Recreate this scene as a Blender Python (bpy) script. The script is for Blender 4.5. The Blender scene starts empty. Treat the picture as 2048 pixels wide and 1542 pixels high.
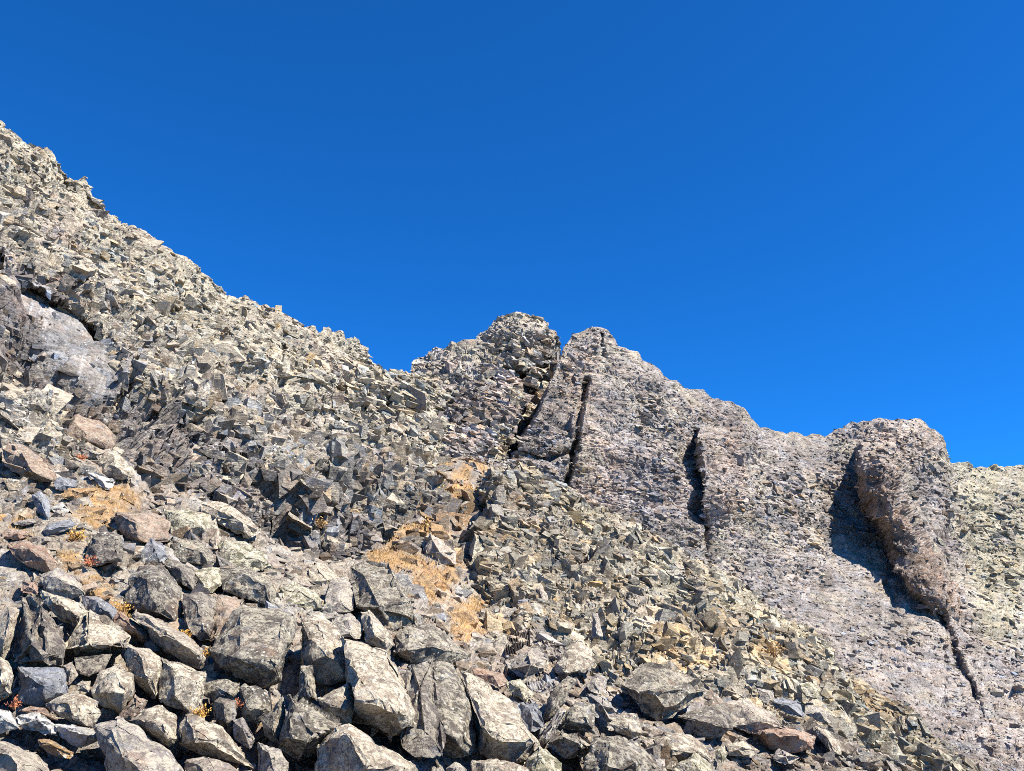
import bpy, bmesh, math, random
import numpy as np
from mathutils import Vector, Matrix

random.seed(7)
rng = np.random.default_rng(11)
scene = bpy.context.scene
col = scene.collection

# ------------------------------------------------------------------ camera
F = 1773.0                      # focal length in pixels of the 2048-wide photo
PITCH = math.radians(18.0)
CAMZ = 1.7
CP, SP = math.cos(PITCH), math.sin(PITCH)
cam_data = bpy.data.cameras.new('camera')
cam_data.sensor_fit = 'HORIZONTAL'
cam_data.sensor_width = 36.0
cam_data.lens = 36.0 * F / 2048.0
cam_data.clip_start = 0.1
cam_data.clip_end = 5000
cam = bpy.data.objects.new('camera', cam_data)
cam.location = (0, 0, CAMZ)
cam.rotation_euler = (math.radians(90) + PITCH, 0, 0)
col.objects.link(cam)
scene.camera = cam

# ------------------------------------------------------------------ light
SUN_AZ, SUN_EL = math.radians(117), math.radians(50)   # clockwise from +Y (view direction)
world = bpy.data.worlds.new('World')
scene.world = world
world.use_nodes = True
wn = world.node_tree.nodes; wl = world.node_tree.links
wn.clear()
sky = wn.new('ShaderNodeTexSky'); sky.sky_type = 'NISHITA'
sky.sun_disc = False
sky.sun_elevation = SUN_EL; sky.sun_rotation = SUN_AZ
sky.altitude = 3200; sky.air_density = 1.0; sky.dust_density = 0.15; sky.ozone_density = 3.0
tn = wn.new('ShaderNodeMix'); tn.data_type = 'RGBA'; tn.blend_type = 'MULTIPLY'
tn.inputs[0].default_value = 1.0; tn.inputs[7].default_value = (0.085, 0.67, 1.30, 1)   # deep blue high-altitude sky
bg = wn.new('ShaderNodeBackground'); bg.inputs['Strength'].default_value = 0.077
wo = wn.new('ShaderNodeOutputWorld')
wl.new(sky.outputs[0], tn.inputs[6]); wl.new(tn.outputs[2], bg.inputs['Color']); wl.new(bg.outputs[0], wo.inputs['Surface'])

sd = bpy.data.lights.new('sun', 'SUN'); sd.energy = 5.0; sd.angle = math.radians(0.5); sd.color = (1.0, 0.95, 0.84)
so = bpy.data.objects.new('sun', sd); col.objects.link(so)
sdir = Vector((math.sin(SUN_AZ) * math.cos(SUN_EL), math.cos(SUN_AZ) * math.cos(SUN_EL), math.sin(SUN_EL)))
so.rotation_euler = sdir.to_track_quat('Z', 'Y').to_euler()
so.location = (30, -30, 60)

scene.view_settings.view_transform = 'Standard'
scene.view_settings.look = 'None'
scene.view_settings.gamma = 1.0
scene.view_settings.exposure = 1.22
scene.view_settings.use_curve_mapping = False
scene.cycles.use_denoising = False
scene.cycles.pixel_filter_type = 'BLACKMAN_HARRIS'
scene.cycles.filter_width = 0.9      # the phone picture is strongly sharpened
scene.cycles.max_bounces = 4
scene.cycles.diffuse_bounces = 2

# ------------------------------------------------------------------ helpers
def PX(x, y, D):
    """world point seen at photo pixel (x, y) at forward distance D"""
    x = np.asarray(x, float); y = np.asarray(y, float); D = np.asarray(D, float)
    dx = (x - 1024) / F; dy = (771 - y) / F
    ddy = CP - dy * SP; ddz = SP + dy * CP
    s = D / ddy
    return np.stack([dx * s, D + 0 * s, CAMZ + ddz * s], -1)

class TPS:
    """smooth surface through (x, y, depth) control points, fitted on 1/depth"""
    def __init__(self, pts, reg=1e-4):
        p = np.array(pts, float)
        self.c = p[:, :2] / 1000.0; n = len(p)
        K = self.k(self.c, self.c) + reg * np.eye(n)
        A = np.zeros((n + 3, n + 3)); A[:n, :n] = K
        A[:n, n] = 1; A[:n, n + 1:] = self.c; A[n, :n] = 1; A[n + 1:, :n] = self.c.T
        b = np.zeros(n + 3); b[:n] = 1.0 / p[:, 2]
        s = np.linalg.solve(A, b); self.w = s[:n]; self.a = s[n:]
    def k(self, a, b):
        r2 = ((a[:, None, 0] - b[None, :, 0]) ** 2 + (a[:, None, 1] - b[None, :, 1]) ** 2)
        return 0.5 * r2 * np.log(r2 + 1e-12)
    def __call__(self, x, y):
        x = np.asarray(x, float); y = np.asarray(y, float); sh = x.shape
        q = np.stack([x.ravel(), y.ravel()], -1) / 1000.0
        out = np.empty(len(q))
        for i in range(0, len(q), 60000):
            qq = q[i:i + 60000]
            out[i:i + 60000] = self.k(qq, self.c) @ self.w + self.a[0] + qq @ self.a[1:]
        return 1.0 / np.clip(out, 1 / 400.0, 1 / 4.0).reshape(sh)

def sstep(a, b, x):
    t = np.clip((x - a) / (b - a), 0, 1); return t * t * (3 - 2 * t)

def poly(pts):
    p = np.array(pts, float)
    return lambda v: np.interp(v, p[:, 0], p[:, 1])

M32 = np.uint32
def hash3(ix, iy, iz, seed):
    h = ix.astype(M32) * M32(374761393) + iy.astype(M32) * M32(668265263) + iz.astype(M32) * M32(2147483647) + M32((seed * 974711) & 0xffffffff)
    h ^= h >> M32(13); h *= M32(1274126177); h ^= h >> M32(16); h *= M32(2246822519); h ^= h >> M32(13)
    return h
def unit(h, k):
    g = h * M32(2654435761 + 2 * k * 40503); g ^= g >> M32(15); g *= M32(2246822519); g ^= g >> M32(13)
    return (g & M32(0xffff)).astype(np.float32) / np.float32(65535.0)

def cells(q, seed, S=2.4, tilt=1.9, bias=(0.2, 0.0, 0.4)):
    """overlapping tilted blocks: height of the topmost block, closeness to its joint and two random numbers"""
    q = q.astype(np.float32); b = np.floor(q - 0.5).astype(np.int32)
    n = len(q); v1 = np.full(n, -9e9, np.float32); v2 = np.full(n, -9e9, np.float32); hb = np.zeros(n, M32)
    for ox in (0, 1):
        for oy in (0, 1):
            for oz in (0, 1):
                ix = b[:, 0] + ox; iy = b[:, 1] + oy; iz = b[:, 2] + oz
                h = hash3(ix, iy, iz, seed)
                rx = q[:, 0] - ix - 0.15 - 0.7 * unit(h, 1)
                ry = q[:, 1] - iy - 0.15 - 0.7 * unit(h, 2)
                rz = q[:, 2] - iz - 0.15 - 0.7 * unit(h, 3)
                a = (unit(h, 9) - .5) * 1.1
                e = np.maximum(np.maximum(np.abs(rx + a * ry), np.abs(ry - a * rx)), np.abs(rz))
                v = (unit(h, 4) - .5) + (tilt * (unit(h, 6) - .5) + bias[0]) * rx + (tilt * (unit(h, 7) - .5) + bias[1]) * ry + (tilt * (unit(h, 8) - .5) + bias[2]) * rz - S * np.maximum(0, e - .36)
                m = v > v1
                v2 = np.where(m, v1, np.maximum(v2, v)); v1 = np.where(m, v, v1); hb = np.where(m, h, hb)
    return v1, v1 - v2, unit(hb, 5), unit(hb, 4)

def vnoise(q, seed):
    q = q.astype(np.float32); b = np.floor(q).astype(np.int32); f = q - b; f = f * f * (3 - 2 * f)
    out = np.zeros(len(q), np.float32)
    for ox in (0, 1):
        wx = f[:, 0] if ox else 1 - f[:, 0]
        for oy in (0, 1):
            wy = f[:, 1] if oy else 1 - f[:, 1]
            for oz in (0, 1):
                wz = f[:, 2] if oz else 1 - f[:, 2]
                out += wx * wy * wz * unit(hash3(b[:, 0] + ox, b[:, 1] + oy, b[:, 2] + oz, seed), 1)
    return out * 2 - 1
def fbm(q, seed, octaves=4):
    o = 0; a = 1.0; s = 0
    for i in range(octaves):
        o = o + a * vnoise(q * (2.03 ** i) + 17.3 * i, seed + i); s += a; a *= 0.5
    return o / s

def frame(nrm, spin=0.0):
    n = np.array(nrm, float); n /= np.linalg.norm(n)
    a = np.array([1, 0, 0.0]); a -= n * (a @ n); a /= np.linalg.norm(a); b = np.cross(n, a)
    c, s = math.cos(spin), math.sin(spin)
    return np.stack([c * a + s * b, -s * a + c * b, n])

def mesh_from(name, V, T, tint=None, mat=None):
    """triangles or quads from arrays; tint = rgb + lichen per vertex"""
    me = bpy.data.meshes.new(name)
    k = T.shape[1]
    me.vertices.add(len(V)); me.vertices.foreach_set('co', np.ascontiguousarray(V, np.float32).ravel())
    me.loops.add(T.size); me.loops.foreach_set('vertex_index', np.ascontiguousarray(T, np.int32).ravel())
    me.polygons.add(len(T)); me.polygons.foreach_set('loop_start', np.arange(0, T.size, k, dtype=np.int32))
    me.update(calc_edges=True)
    me.shade_flat()
    if tint is not None:
        at = me.attributes.new('tint', 'FLOAT_COLOR', 'POINT')
        at.data.foreach_set('color', np.ascontiguousarray(tint, np.float32).ravel())
    if mat: me.materials.append(mat)
    return me

def link(name, me, parent=None, **props):
    o = bpy.data.objects.new(name, me); col.objects.link(o)
    if parent: o.parent = parent
    for k, v in props.items(): o[k] = v
    return o

# ------------------------------------------------------------------ materials
def rock_material(name, scale=1.0, bump=0.6, speck=1.0, beds=.5, crust=.75):
    m = bpy.data.materials.new(name); m.use_nodes = True
    nt = m.node_tree; N = nt.nodes; L = nt.links
    bs = N['Principled BSDF']; bs.inputs['Roughness'].default_value = 0.93
    bs.inputs['Specular IOR Level'].default_value = 0.18
    att = N.new('ShaderNodeAttribute'); att.attribute_name = 'tint'
    tc = N.new('ShaderNodeTexCoord')
    geo = N.new('ShaderNodeNewGeometry')
    def noise(s, detail, rough=0.6, off=0.0, vec=None):
        n = N.new('ShaderNodeTexNoise'); n.inputs['Scale'].default_value = s * scale
        n.inputs['Detail'].default_value = detail; n.inputs['Roughness'].default_value = rough
        mp = N.new('ShaderNodeMapping'); mp.inputs['Location'].default_value = (off, off * 1.7, off * .6)
        L.new(vec or geo.outputs['Position'], mp.inputs['Vector']); L.new(mp.outputs[0], n.inputs['Vector'])
        return n.outputs['Fac']
    def ramp(f, a, b, va=0.0, vb=1.0):
        r = N.new('ShaderNodeMapRange'); r.inputs['From Min'].default_value = a; r.inputs['From Max'].default_value = b
        r.inputs['To Min'].default_value = va; r.inputs['To Max'].default_value = vb; L.new(f, r.inputs['Value']); return r.outputs[0]
    def math_(op, a, b):
        n = N.new('ShaderNodeMath'); n.operation = op
        for i, v in enumerate((a, b)):
            if isinstance(v, (int, float)): n.inputs[i].default_value = v
            else: L.new(v, n.inputs[i])
        return n.outputs[0]
    def mix(fac, a, b, mode='MIX'):
        n = N.new('ShaderNodeMix'); n.data_type = 'RGBA'; n.blend_type = mode
        for s, v in ((0, fac), (6, a), (7, b)):
            if isinstance(v, (int, float)): n.inputs[s].default_value = v
            elif isinstance(v, tuple): n.inputs[s].default_value = v + (1,)
            else: L.new(v, n.inputs[s])
        return n.outputs[2]
    n1 = noise(2.2, 6, 0.65); n2 = noise(9, 8, 0.7, 5.1); n3 = noise(34, 6, 0.75, 9.3)
    g = math_('MULTIPLY', ramp(n1, .3, .7, .78, 1.22), ramp(n2, .3, .7, .66, 1.34))
    g = math_('MULTIPLY', g, ramp(n3, .3, .7, 1 - .42 * speck, 1 + .42 * speck))
    cg = N.new('ShaderNodeCombineColor')
    for i in range(3): L.new(g, cg.inputs[i])
    c = mix(1.0, att.outputs['Color'], cg.outputs[0], 'MULTIPLY')
    # warm iron staining
    c = mix(ramp(noise(1.6, 7, .65, 21.0), .56, .74, 0, .55), c, (0.30, 0.17, 0.105))
    # blue-grey clean breaks
    c = mix(ramp(noise(2.9, 6, .65, 33.0), .57, .70, 0, .6), c, (0.25, 0.26, 0.285))
    # dark crust
    c = mix(ramp(noise(5.5, 8, .72, 41.0), .52, .64, 0, crust), c, (0.06, 0.052, 0.05))
    # pale lichen in crisp spots, amount from the attribute's alpha
    lm = math_('ADD', math_('MULTIPLY', ramp(noise(21, 6, .72, 55.0), .45, .54), ramp(noise(2.6, 5, .65, 58.0), .40, .58)), math_('MULTIPLY', ramp(noise(6.0, 7, .72, 51.0), .52, .56), .85))
    lm = math_('MULTIPLY', math_('MINIMUM', lm, 1.0), att.outputs['Alpha'])
    c = mix(lm, c, mix(noise(3.0, 3, .6, 61.0), (0.53, 0.465, 0.32), (0.57, 0.515, 0.43)))
    # fine white dots
    vo = N.new('ShaderNodeTexVoronoi'); vo.inputs['Scale'].default_value = 11 * scale; L.new(geo.outputs['Position'], vo.inputs['Vector'])
    dots = math_('MULTIPLY', ramp(vo.outputs['Distance'], .20, .28, 1, 0), ramp(noise(1.7, 3, .5, 71.), .5, .62))
    c = mix(math_('MULTIPLY', dots, .6), c, (0.66, 0.64, 0.56))
    L.new(c, bs.inputs['Base Color'])
    bp = N.new('ShaderNodeBump'); bp.inputs['Strength'].default_value = bump; bp.inputs['Distance'].default_value = 0.09 / scale
    bm_ = N.new('ShaderNodeMapping'); bm_.vector_type = 'POINT'; bm_.inputs['Rotation'].default_value = (.35, .38, 0); bm_.inputs['Scale'].default_value = (.8, .8, 4.5)
    L.new(geo.outputs['Position'], bm_.inputs['Vector'])
    bed = noise(3.2, 5, .65, 81.0, bm_.outputs[0])
    hsum = math_('ADD', math_('MULTIPLY', bed, beds),  math_('ADD', math_('MULTIPLY', noise(7, 9, .72, 3.3), 1.0), math_('MULTIPLY', noise(26, 6, .75, 13.3), .35)))
    L.new(hsum, bp.inputs['Height']); L.new(bp.outputs[0], bs.inputs['Normal'])
    return m
M_NEAR = rock_material('foreground_rock', 1.0, 0.9, 1.0, .5, .85)
M_MID = rock_material('cliff_rock', 0.55, 0.9, 1.0, .9)
M_FAR = rock_material('far_cliff_rock', 0.40, 1.0, 1.0, 1.2, .5)

def plain_material(name, c0, c1, sc=8.0, rough=.9):
    m = bpy.data.materials.new(name); m.use_nodes = True
    N = m.node_tree.nodes; L = m.node_tree.links
    bs = N['Principled BSDF']; bs.inputs['Roughness'].default_value = rough
    n = N.new('ShaderNodeTexNoise'); n.inputs['Scale'].default_value = sc; n.inputs['Detail'].default_value = 4
    r = N.new('ShaderNodeValToRGB'); r.color_ramp.elements[0].color = c0 + (1,); r.color_ramp.elements[1].color = c1 + (1,)
    r.color_ramp.elements[0].position = .35; r.color_ramp.elements[1].position = .65
    g = N.new('ShaderNodeNewGeometry'); L.new(g.outputs['Position'], n.inputs['Vector'])
    L.new(n.outputs['Fac'], r.inputs['Fac']); L.new(r.outputs[0], bs.inputs['Base Color'])
    return m
M_GRASS = plain_material('dry_grass', (0.34, 0.18, 0.055), (0.55, 0.37, 0.15), 9)
M_STEM = plain_material('dry_stem', (0.20, 0.10, 0.05), (0.32, 0.17, 0.08), 20)
M_LEAF_O = plain_material('orange_leaf', (0.42, 0.20, 0.04), (0.60, 0.36, 0.08), 30)
M_LEAF_R = plain_material('russet_leaf', (0.40, 0.10, 0.05), (0.55, 0.22, 0.10), 30)

# ------------------------------------------------------------------ sheets of terrain
STEP = 2.3
def soil_mask(X, Y):
    q = np.stack([X.ravel(), Y.ravel(), 0 * X.ravel()], -1)
    n = (fbm(q / 34.0, 191, 4) * 1.0).reshape(X.shape)
    wx = (vnoise(q / 40.0, 195) * 22).reshape(X.shape); wy = (vnoise(q / 40.0, 197) * 14).reshape(X.shape)
    return sstep(.20, .66, blobs(X + wx, Y + wy, soil_spots) * (.62 + 1.15 * n))
def blobs(X, Y, lst):
    """soft ellipses: list of (cx, cy, rx, ry, angle_deg)"""
    m = np.zeros_like(X)
    for cx, cy, rx, ry, an in lst:
        a = math.radians(an); dx = X - cx; dy = Y - cy
        u = (dx * math.cos(a) + dy * math.sin(a)) / rx; v = (-dx * math.sin(a) + dy * math.cos(a)) / ry
        m = np.maximum(m, 1 - sstep(.75, 1.15, np.sqrt(u * u + v * v)))
    return m
def groove(X, Y, pts, width):
    """distance weight to a pixel polyline"""
    best = np.full(X.shape, 9e9)
    for (x0, y0), (x1, y1) in zip(pts, pts[1:]):
        dx, dy = x1 - x0, y1 - y0
        t = np.clip(((X - x0) * dx + (Y - y0) * dy) / (dx * dx + dy * dy), 0, 1)
        best = np.minimum(best, (X - x0 - t * dx) ** 2 + (Y - y0 - t * dy) ** 2)
    return np.exp(-best / width ** 2)

class Sheet: pass
def sheet(name, x0, x1, top, bot, ctl, feat, zone, strata, octs, mat, back=10, step=STEP, front=None, ridge=2.5, seed=1, label=None, warp=1.0):
    s = Sheet(); s.tps = TPS(ctl); s.feat = feat
    xs = np.arange(x0, x1 + step, step); nc = len(xs)
    tj = ridge * (np.interp(xs, np.arange(x0 - 50, x1 + 50, 13), np.random.default_rng(seed).normal(0, 1, len(np.arange(x0 - 50, x1 + 50, 13)))))
    ty = top(xs) + tj; by = bot(xs)
    nr = int(np.max(by - ty) / step) + 2
    v = np.linspace(0, 1, nr)
    Y = by[None, :] + (ty - by)[None, :] * v[:, None]; X = np.broadcast_to(xs, Y.shape).copy()
    D = s.tps(X, Y)
    P = PX(X, Y, D)
    du = np.gradient(P, axis=1); dv = np.gradient(P, axis=0)
    Nn = np.cross(du, dv); Nn /= np.linalg.norm(Nn, axis=-1, keepdims=True) + 1e-9
    if feat:
        pp = np.stack([X.ravel(), Y.ravel(), 0 * X.ravel()], -1)
        wx = sum(a * vnoise(pp / k, seed + 80 + i) for i, (k, a) in enumerate(((46, 9), (17, 5), (7, 2.5)))).reshape(X.shape)
        wy = sum(a * vnoise(pp / k, seed + 90 + i) for i, (k, a) in enumerate(((46, 7), (17, 4)))).reshape(X.shape)
        Pf = PX(X, Y, D + feat(X + warp * wx, Y + warp * wy))
    else: Pf = P
    # crest rolls over and falls away behind
    if back:
        j = np.arange(1, back + 1)[:, None]; sc = (D[-1] * step / F * 2.2)[None, :]
        g = np.where(j < 6, j, 6 + (j - 6) ** 2 * 4.0)
        Pb = Pf[-1][None] + np.stack([0 * sc * g, sc * g * 1.0, -sc * (0.05 * g * g / (1 + .08 * g))], -1)
        Nb = np.broadcast_to(np.array([0, -.2, .98]), Pb.shape)
        Pf = np.concatenate([Pf, Pb]); Nn = np.concatenate([Nn, Nb])
        X = np.concatenate([X, np.repeat(X[-1:], back, 0)]); Y = np.concatenate([Y, np.repeat(Y[-1:], back, 0)])
    sh = X.shape; p = Pf.reshape(-1, 3)
    R = frame(strata[0], strata[1] if len(strata) > 1 else 0); q = p @ R.T
    wob = np.stack([vnoise(p / 3.1, seed + 60 + i) for i in range(3)], -1) * 0.35
    q = q + wob
    tint, lich, am = zone(X, Y, p)
    if back: am = am * np.concatenate([.6 + .4 * sstep(0, 70, Y[:nr] - ty[None, :]), np.full((len(Y) - nr, nc), .6)])
    am = am.reshape(-1)
    disp = 0; var = np.ones(len(p), np.float32); hue = np.zeros(len(p), np.float32)
    for k, (sz, amp, ck) in enumerate(octs):
        val, crack, r1, r0 = cells(q / np.array(sz), seed * 10 + k, 4.2 if k == 0 else 2.4)
        disp = disp + (.8 if k == 0 else .5) * amp * (val * 1.0 - (ck if k == 0 else ck * 3.0) * np.exp(-(crack / .085) ** 2))
        if k > 0: var *= .80 + .40 * r1; hue += (r0 - .5) * .5
    disp = disp + 0.5 * octs[0][1] * fbm(p / 6.0, seed + 5, 3)
    V = p + Nn.reshape(-1, 3) * (disp * am)[:, None]
    band = fbm(np.stack([q[:, 0] * .12, q[:, 1] * .12, q[:, 2] * 1.1], -1), seed + 33, 3)
    var = var * (1 + .55 * band)
    tint = tint.reshape(-1, 3) * var[:, None] * np.stack([1 + .22 * hue, 1 + .02 * hue, 1 - .22 * hue], -1)
    A = np.concatenate([np.clip(tint, .02, .8), np.clip(lich.reshape(-1, 1), 0, 1)], -1)
    V = V.reshape(sh + (3,)); A = A.reshape(sh + (4,))
    s.top = np.concatenate([Y[:nr] - ty[None, :], np.zeros((len(Y) - nr, nc))]) if back else Y - ty[None, :]
    s.V = V; s.N = Nn.reshape(V.shape); s.X = X; s.Y = Y; s.A = A; s.nr = nr
    if front is not None:
        rows = []
        for (fy, fz) in front:
            r = V[0].copy(); r[:, 1] = fy; r[:, 2] = fz; r[:, 0] *= max(1.0, abs(fy) / 9.0 if fy < 0 else 1.0) * (1.0 if fy > 0 else 1.3)
            rows.append(r)
        rows = np.array(rows[::-1]); V = np.concatenate([rows, V]); A = np.concatenate([np.repeat(A[:1], len(rows), 0), A])
    r, c = V.shape[:2]; idx = np.arange(r * c).reshape(r, c)
    T = np.stack([idx[:-1, :-1], idx[:-1, 1:], idx[1:, 1:], idx[1:, :-1]], -1).reshape(-1, 4)
    me = mesh_from(name, V.reshape(-1, 3), T, A.reshape(-1, 4), mat)
    s.obj = link(name, me, kind='structure')
    if label: s.obj['label'] = label
    return s

def lerp3(a, b, t): return np.asarray(a) * (1 - t[..., None]) + np.asarray(b) * t[..., None]
def pnoise(p, sc, seed, shape): return fbm(p / sc, seed, 3).reshape(shape)

# ---- left cliff
top_l = poly([(-420, 20), (-200, 130), (0, 252), (70, 290), (150, 350), (240, 418), (330, 490), (400, 530), (452, 578), (520, 602), (600, 652), (690, 682), (722, 688), (745, 720), (775, 737), (830, 742), (900, 800), (960, 880)])
bot_l = poly([(-420, 930), (0, 960), (200, 1040), (420, 1110), (640, 1210), (760, 1180), (880, 1060), (960, 980)])
ctl_l = [(-400, 900, 21.5), (0, 900, 25), (250, 990, 27.6), (430, 1060, 31.6), (640, 1160, 34.5), (860, 1010, 42), (0, 550, 31), (300, 620, 37), (600, 820, 43.5), (760, 900, 46),
         (-400, 20, 33), (0, 250, 39), (240, 415, 44), (450, 575, 48), (600, 650, 51), (740, 720, 54), (820, 740, 56), (450, 860, 35.2), (600, 960, 37.5), (950, 950, 50), (150, 760, 29)]
def feat_l(X, Y):
    d = np.zeros_like(X)
    yb = np.interp(X, [-400, -60, 0, 60, 130, 200, 260], [380, 440, 470, 560, 605, 622, 700])
    w = sstep(-80, 0, X) * (1 - sstep(215, 262, X))
    d += 1.3 * w * sstep(-3, 3, Y - yb) * (1 - sstep(180, 330, Y - yb))
    yb2 = np.interp(X, [200, 240, 300, 420, 560], [560, 640, 690, 700, 760])
    d += 1.4 * groove(X, Y, [(243, 655), (250, 690), (262, 745), (268, 790)], 7)
    d += 1.0 * groove(X, Y, [(300, 855), (318, 900), (330, 930)], 7)
    d += 1.1 * groove(X, Y, [(370, 770), (390, 850), (420, 950), (480, 1040), (520, 1080)], 9)
    d += 1.0 * groove(X, Y, [(585, 985), (605, 1040), (640, 1110)], 8)
    d += 0.8 * groove(X, Y, [(660, 1010), (690, 1060), (715, 1110)], 7)
    d += 0.9 * groove(X, Y, [(490, 900), (510, 980), (545, 1040)], 7)
    d += 0.8 * groove(X, Y, [(780, 800), (800, 850), (830, 890)], 8)
    for i_, (gx0, gy0, gx1, gy1) in enumerate([(345, 800, 372, 905), (405, 840, 440, 960), (455, 860, 470, 940), (530, 930, 575, 1060), (560, 900, 590, 985), (625, 960, 668, 1075), (700, 980, 735, 1075), (755, 960, 775, 1050), (290, 790, 310, 860), (640, 880, 655, 940), (560, 700, 566, 760), (690, 760, 700, 820), (430, 640, 440, 690)]):
        d += .75 * groove(X, Y, [(gx0, gy0), (gx1, gy1)], 4.5)
    d -= 0.9 * blobs(X, Y, [(420, 760, 60, 45, 25), (560, 800, 50, 40, 30), (690, 900, 45, 40, 30), (330, 590, 35, 22, 20), (120, 520, 60, 22, 30)])
    return d
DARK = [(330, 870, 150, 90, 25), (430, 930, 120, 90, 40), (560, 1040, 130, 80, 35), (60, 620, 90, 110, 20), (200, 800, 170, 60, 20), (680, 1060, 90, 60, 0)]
def zone_l(X, Y, p):
    sh = X.shape; n = pnoise(p, 5, 31, sh); n2 = pnoise(p, 2.2, 37, sh)
    ridge_d = Y - top_l(X)
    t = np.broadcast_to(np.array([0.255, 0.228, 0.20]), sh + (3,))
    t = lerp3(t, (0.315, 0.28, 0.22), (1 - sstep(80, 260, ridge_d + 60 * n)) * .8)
    t = lerp3(t, (0.235, 0.185, 0.165), sstep(0.05, .4, n2) * .6)
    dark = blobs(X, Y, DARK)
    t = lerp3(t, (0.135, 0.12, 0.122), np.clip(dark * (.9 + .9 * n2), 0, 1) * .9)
    slab = blobs(X, Y, [(150, 680, 100, 56, 46), (66, 600, 45, 40, 58), (215, 750, 40, 45, 50)])
    st = vnoise(np.stack([(X + .25 * Y).ravel() / 5.0, Y.ravel() / 70.0, 0 * X.ravel()], -1), 133).reshape(sh)
    t = lerp3(t, (0.20, 0.19, 0.187), slab); t = lerp3(t, (0.34, 0.33, 0.335), slab * sstep(.0, .5, st) * sstep(-.3, .3, n2))
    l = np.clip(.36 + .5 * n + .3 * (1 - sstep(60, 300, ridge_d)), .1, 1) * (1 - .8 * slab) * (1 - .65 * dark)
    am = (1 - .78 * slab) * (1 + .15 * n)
    return t, l, am
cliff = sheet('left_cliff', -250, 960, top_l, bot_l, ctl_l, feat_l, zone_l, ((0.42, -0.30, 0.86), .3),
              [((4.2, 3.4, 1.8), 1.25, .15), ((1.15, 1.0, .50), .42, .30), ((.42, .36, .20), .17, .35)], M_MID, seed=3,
              label='steep craggy grey and cream rock face rising to the upper left skyline')

# ---- middle crag, behind the cleft
top_b = poly([(700, 760), (780, 775), (822, 738), (828, 722), (860, 705), (880, 692), (945, 678), (965, 655), (1000, 634), (1040, 629), (1085, 640), (1110, 662), (1118, 690), (1122, 720), (1150, 790), (1240, 900)])
bot_b = poly([(700, 960), (860, 1010), (1000, 1000), (1240, 990)])
ctl_b = [(700, 900, 50), (850, 960, 46.5), (1000, 940, 50), (820, 735, 60), (950, 680, 62), (1040, 630, 64), (1110, 680, 66), (1180, 770, 67), (950, 800, 55), (1000, 860, 54), (1100, 800, 60), (1200, 950, 60)]
def feat_b(X, Y):
    d = 2.6 * groove(X, Y, [(1040, 745), (1062, 775)], 10) + 1.3 * groove(X, Y, [(965, 850), (1000, 845)], 7)
    d -= 1.3 * blobs(X, Y, [(1060, 690, 45, 50, 20), (1075, 745, 22, 18, 0)])
    xe = np.interp(Y, [640, 690, 740, 770, 800, 850, 900], [1122, 1115, 1084, 1064, 1050, 1026, 1010])
    return d + 9.0 * sstep(0, 16, X - xe)
def zone_b(X, Y, p):
    sh = X.shape; n = pnoise(p, 5, 41, sh); n2 = pnoise(p, 2.0, 47, sh)
    t = np.broadcast_to(np.array([0.285, 0.255, 0.225]), sh + (3,))
    t = lerp3(t, (0.29, 0.24, 0.232), sstep(0, .4, n) * .7)
    t = lerp3(t, (0.36, 0.33, 0.245), sstep(0, .4, n2) * .6)
    slab = blobs(X, Y, [(1000, 800, 55, 45, -50), (960, 860, 40, 30, 0)])
    return t, np.clip(.32 + .5 * n2, .05, 1) * (1 - .6 * slab), (1 - .6 * slab) * .9
crag = sheet('middle_crag', 700, 1240, top_b, bot_b, ctl_b, feat_b, zone_b, ((0.34, -0.30, 0.88), .2),
             [((2.6, 2.4, 1.1), .75, .25), ((1.0, .9, .38), .34, .3), ((.45, .4, .18), .14, .3)], M_MID, seed=5,
             label='rounded grey crag left of the dark cleft on the skyline')

# ---- right wall with its fin and dyke
edge_c = poly([(560, 1160), (655, 1150), (690, 1128), (745, 1108), (800, 1086), (860, 1060), (905, 1040), (930, 1010), (1100, 1000)])
top_r = poly([(960, 900), (1020, 880), (1060, 830), (1100, 765), (1118, 730), (1128, 690), (1150, 664), (1175, 654), (1212, 654), (1235, 690), (1275, 708), (1330, 752), (1390, 782), (1455, 798), (1495, 812), (1520, 850), (1560, 866), (1660, 866), (1700, 848), (1745, 836), (1840, 836), (1862, 852), (1888, 872), (1902, 922), (1960, 930), (2048, 930), (2500, 975)])
bot_r = poly([(960, 960), (1020, 985), (1120, 1020), (1300, 1130), (1500, 1260), (1700, 1430), (1900, 1620), (2100, 1680), (2500, 1680)])
ctl_r = [(1030, 910, 50), (1100, 965, 50), (1200, 1005, 51), (1060, 810, 54), (1125, 690, 60), (1190, 655, 62.5), (1300, 720, 64), (1400, 790, 66), (1500, 840, 69), (1560, 865, 72), (1650, 865, 75),
         (1780, 840, 76), (1900, 920, 79), (2048, 932, 86), (2500, 975, 100), (1300, 900, 56), (1400, 1100, 53), (1600, 1000, 65), (1600, 1200, 55.5), (1800, 1200, 61), (1750, 1400, 46), (2048, 1200, 67), (2048, 1500, 43), (1900, 1560, 40), (2500, 1500, 52)]
fin_x = poly([(840, 1400), (860, 1398), (920, 1404), (1000, 1410), (1060, 1414), (1120, 1424)])
dyke_x = poly([(860, 1742), (900, 1722), (940, 1718), (1000, 1732), (1060, 1765), (1110, 1792), (1160, 1815), (1200, 1838), (1240, 1880), (1300, 1905), (1380, 1950), (1480, 1990)])
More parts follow.
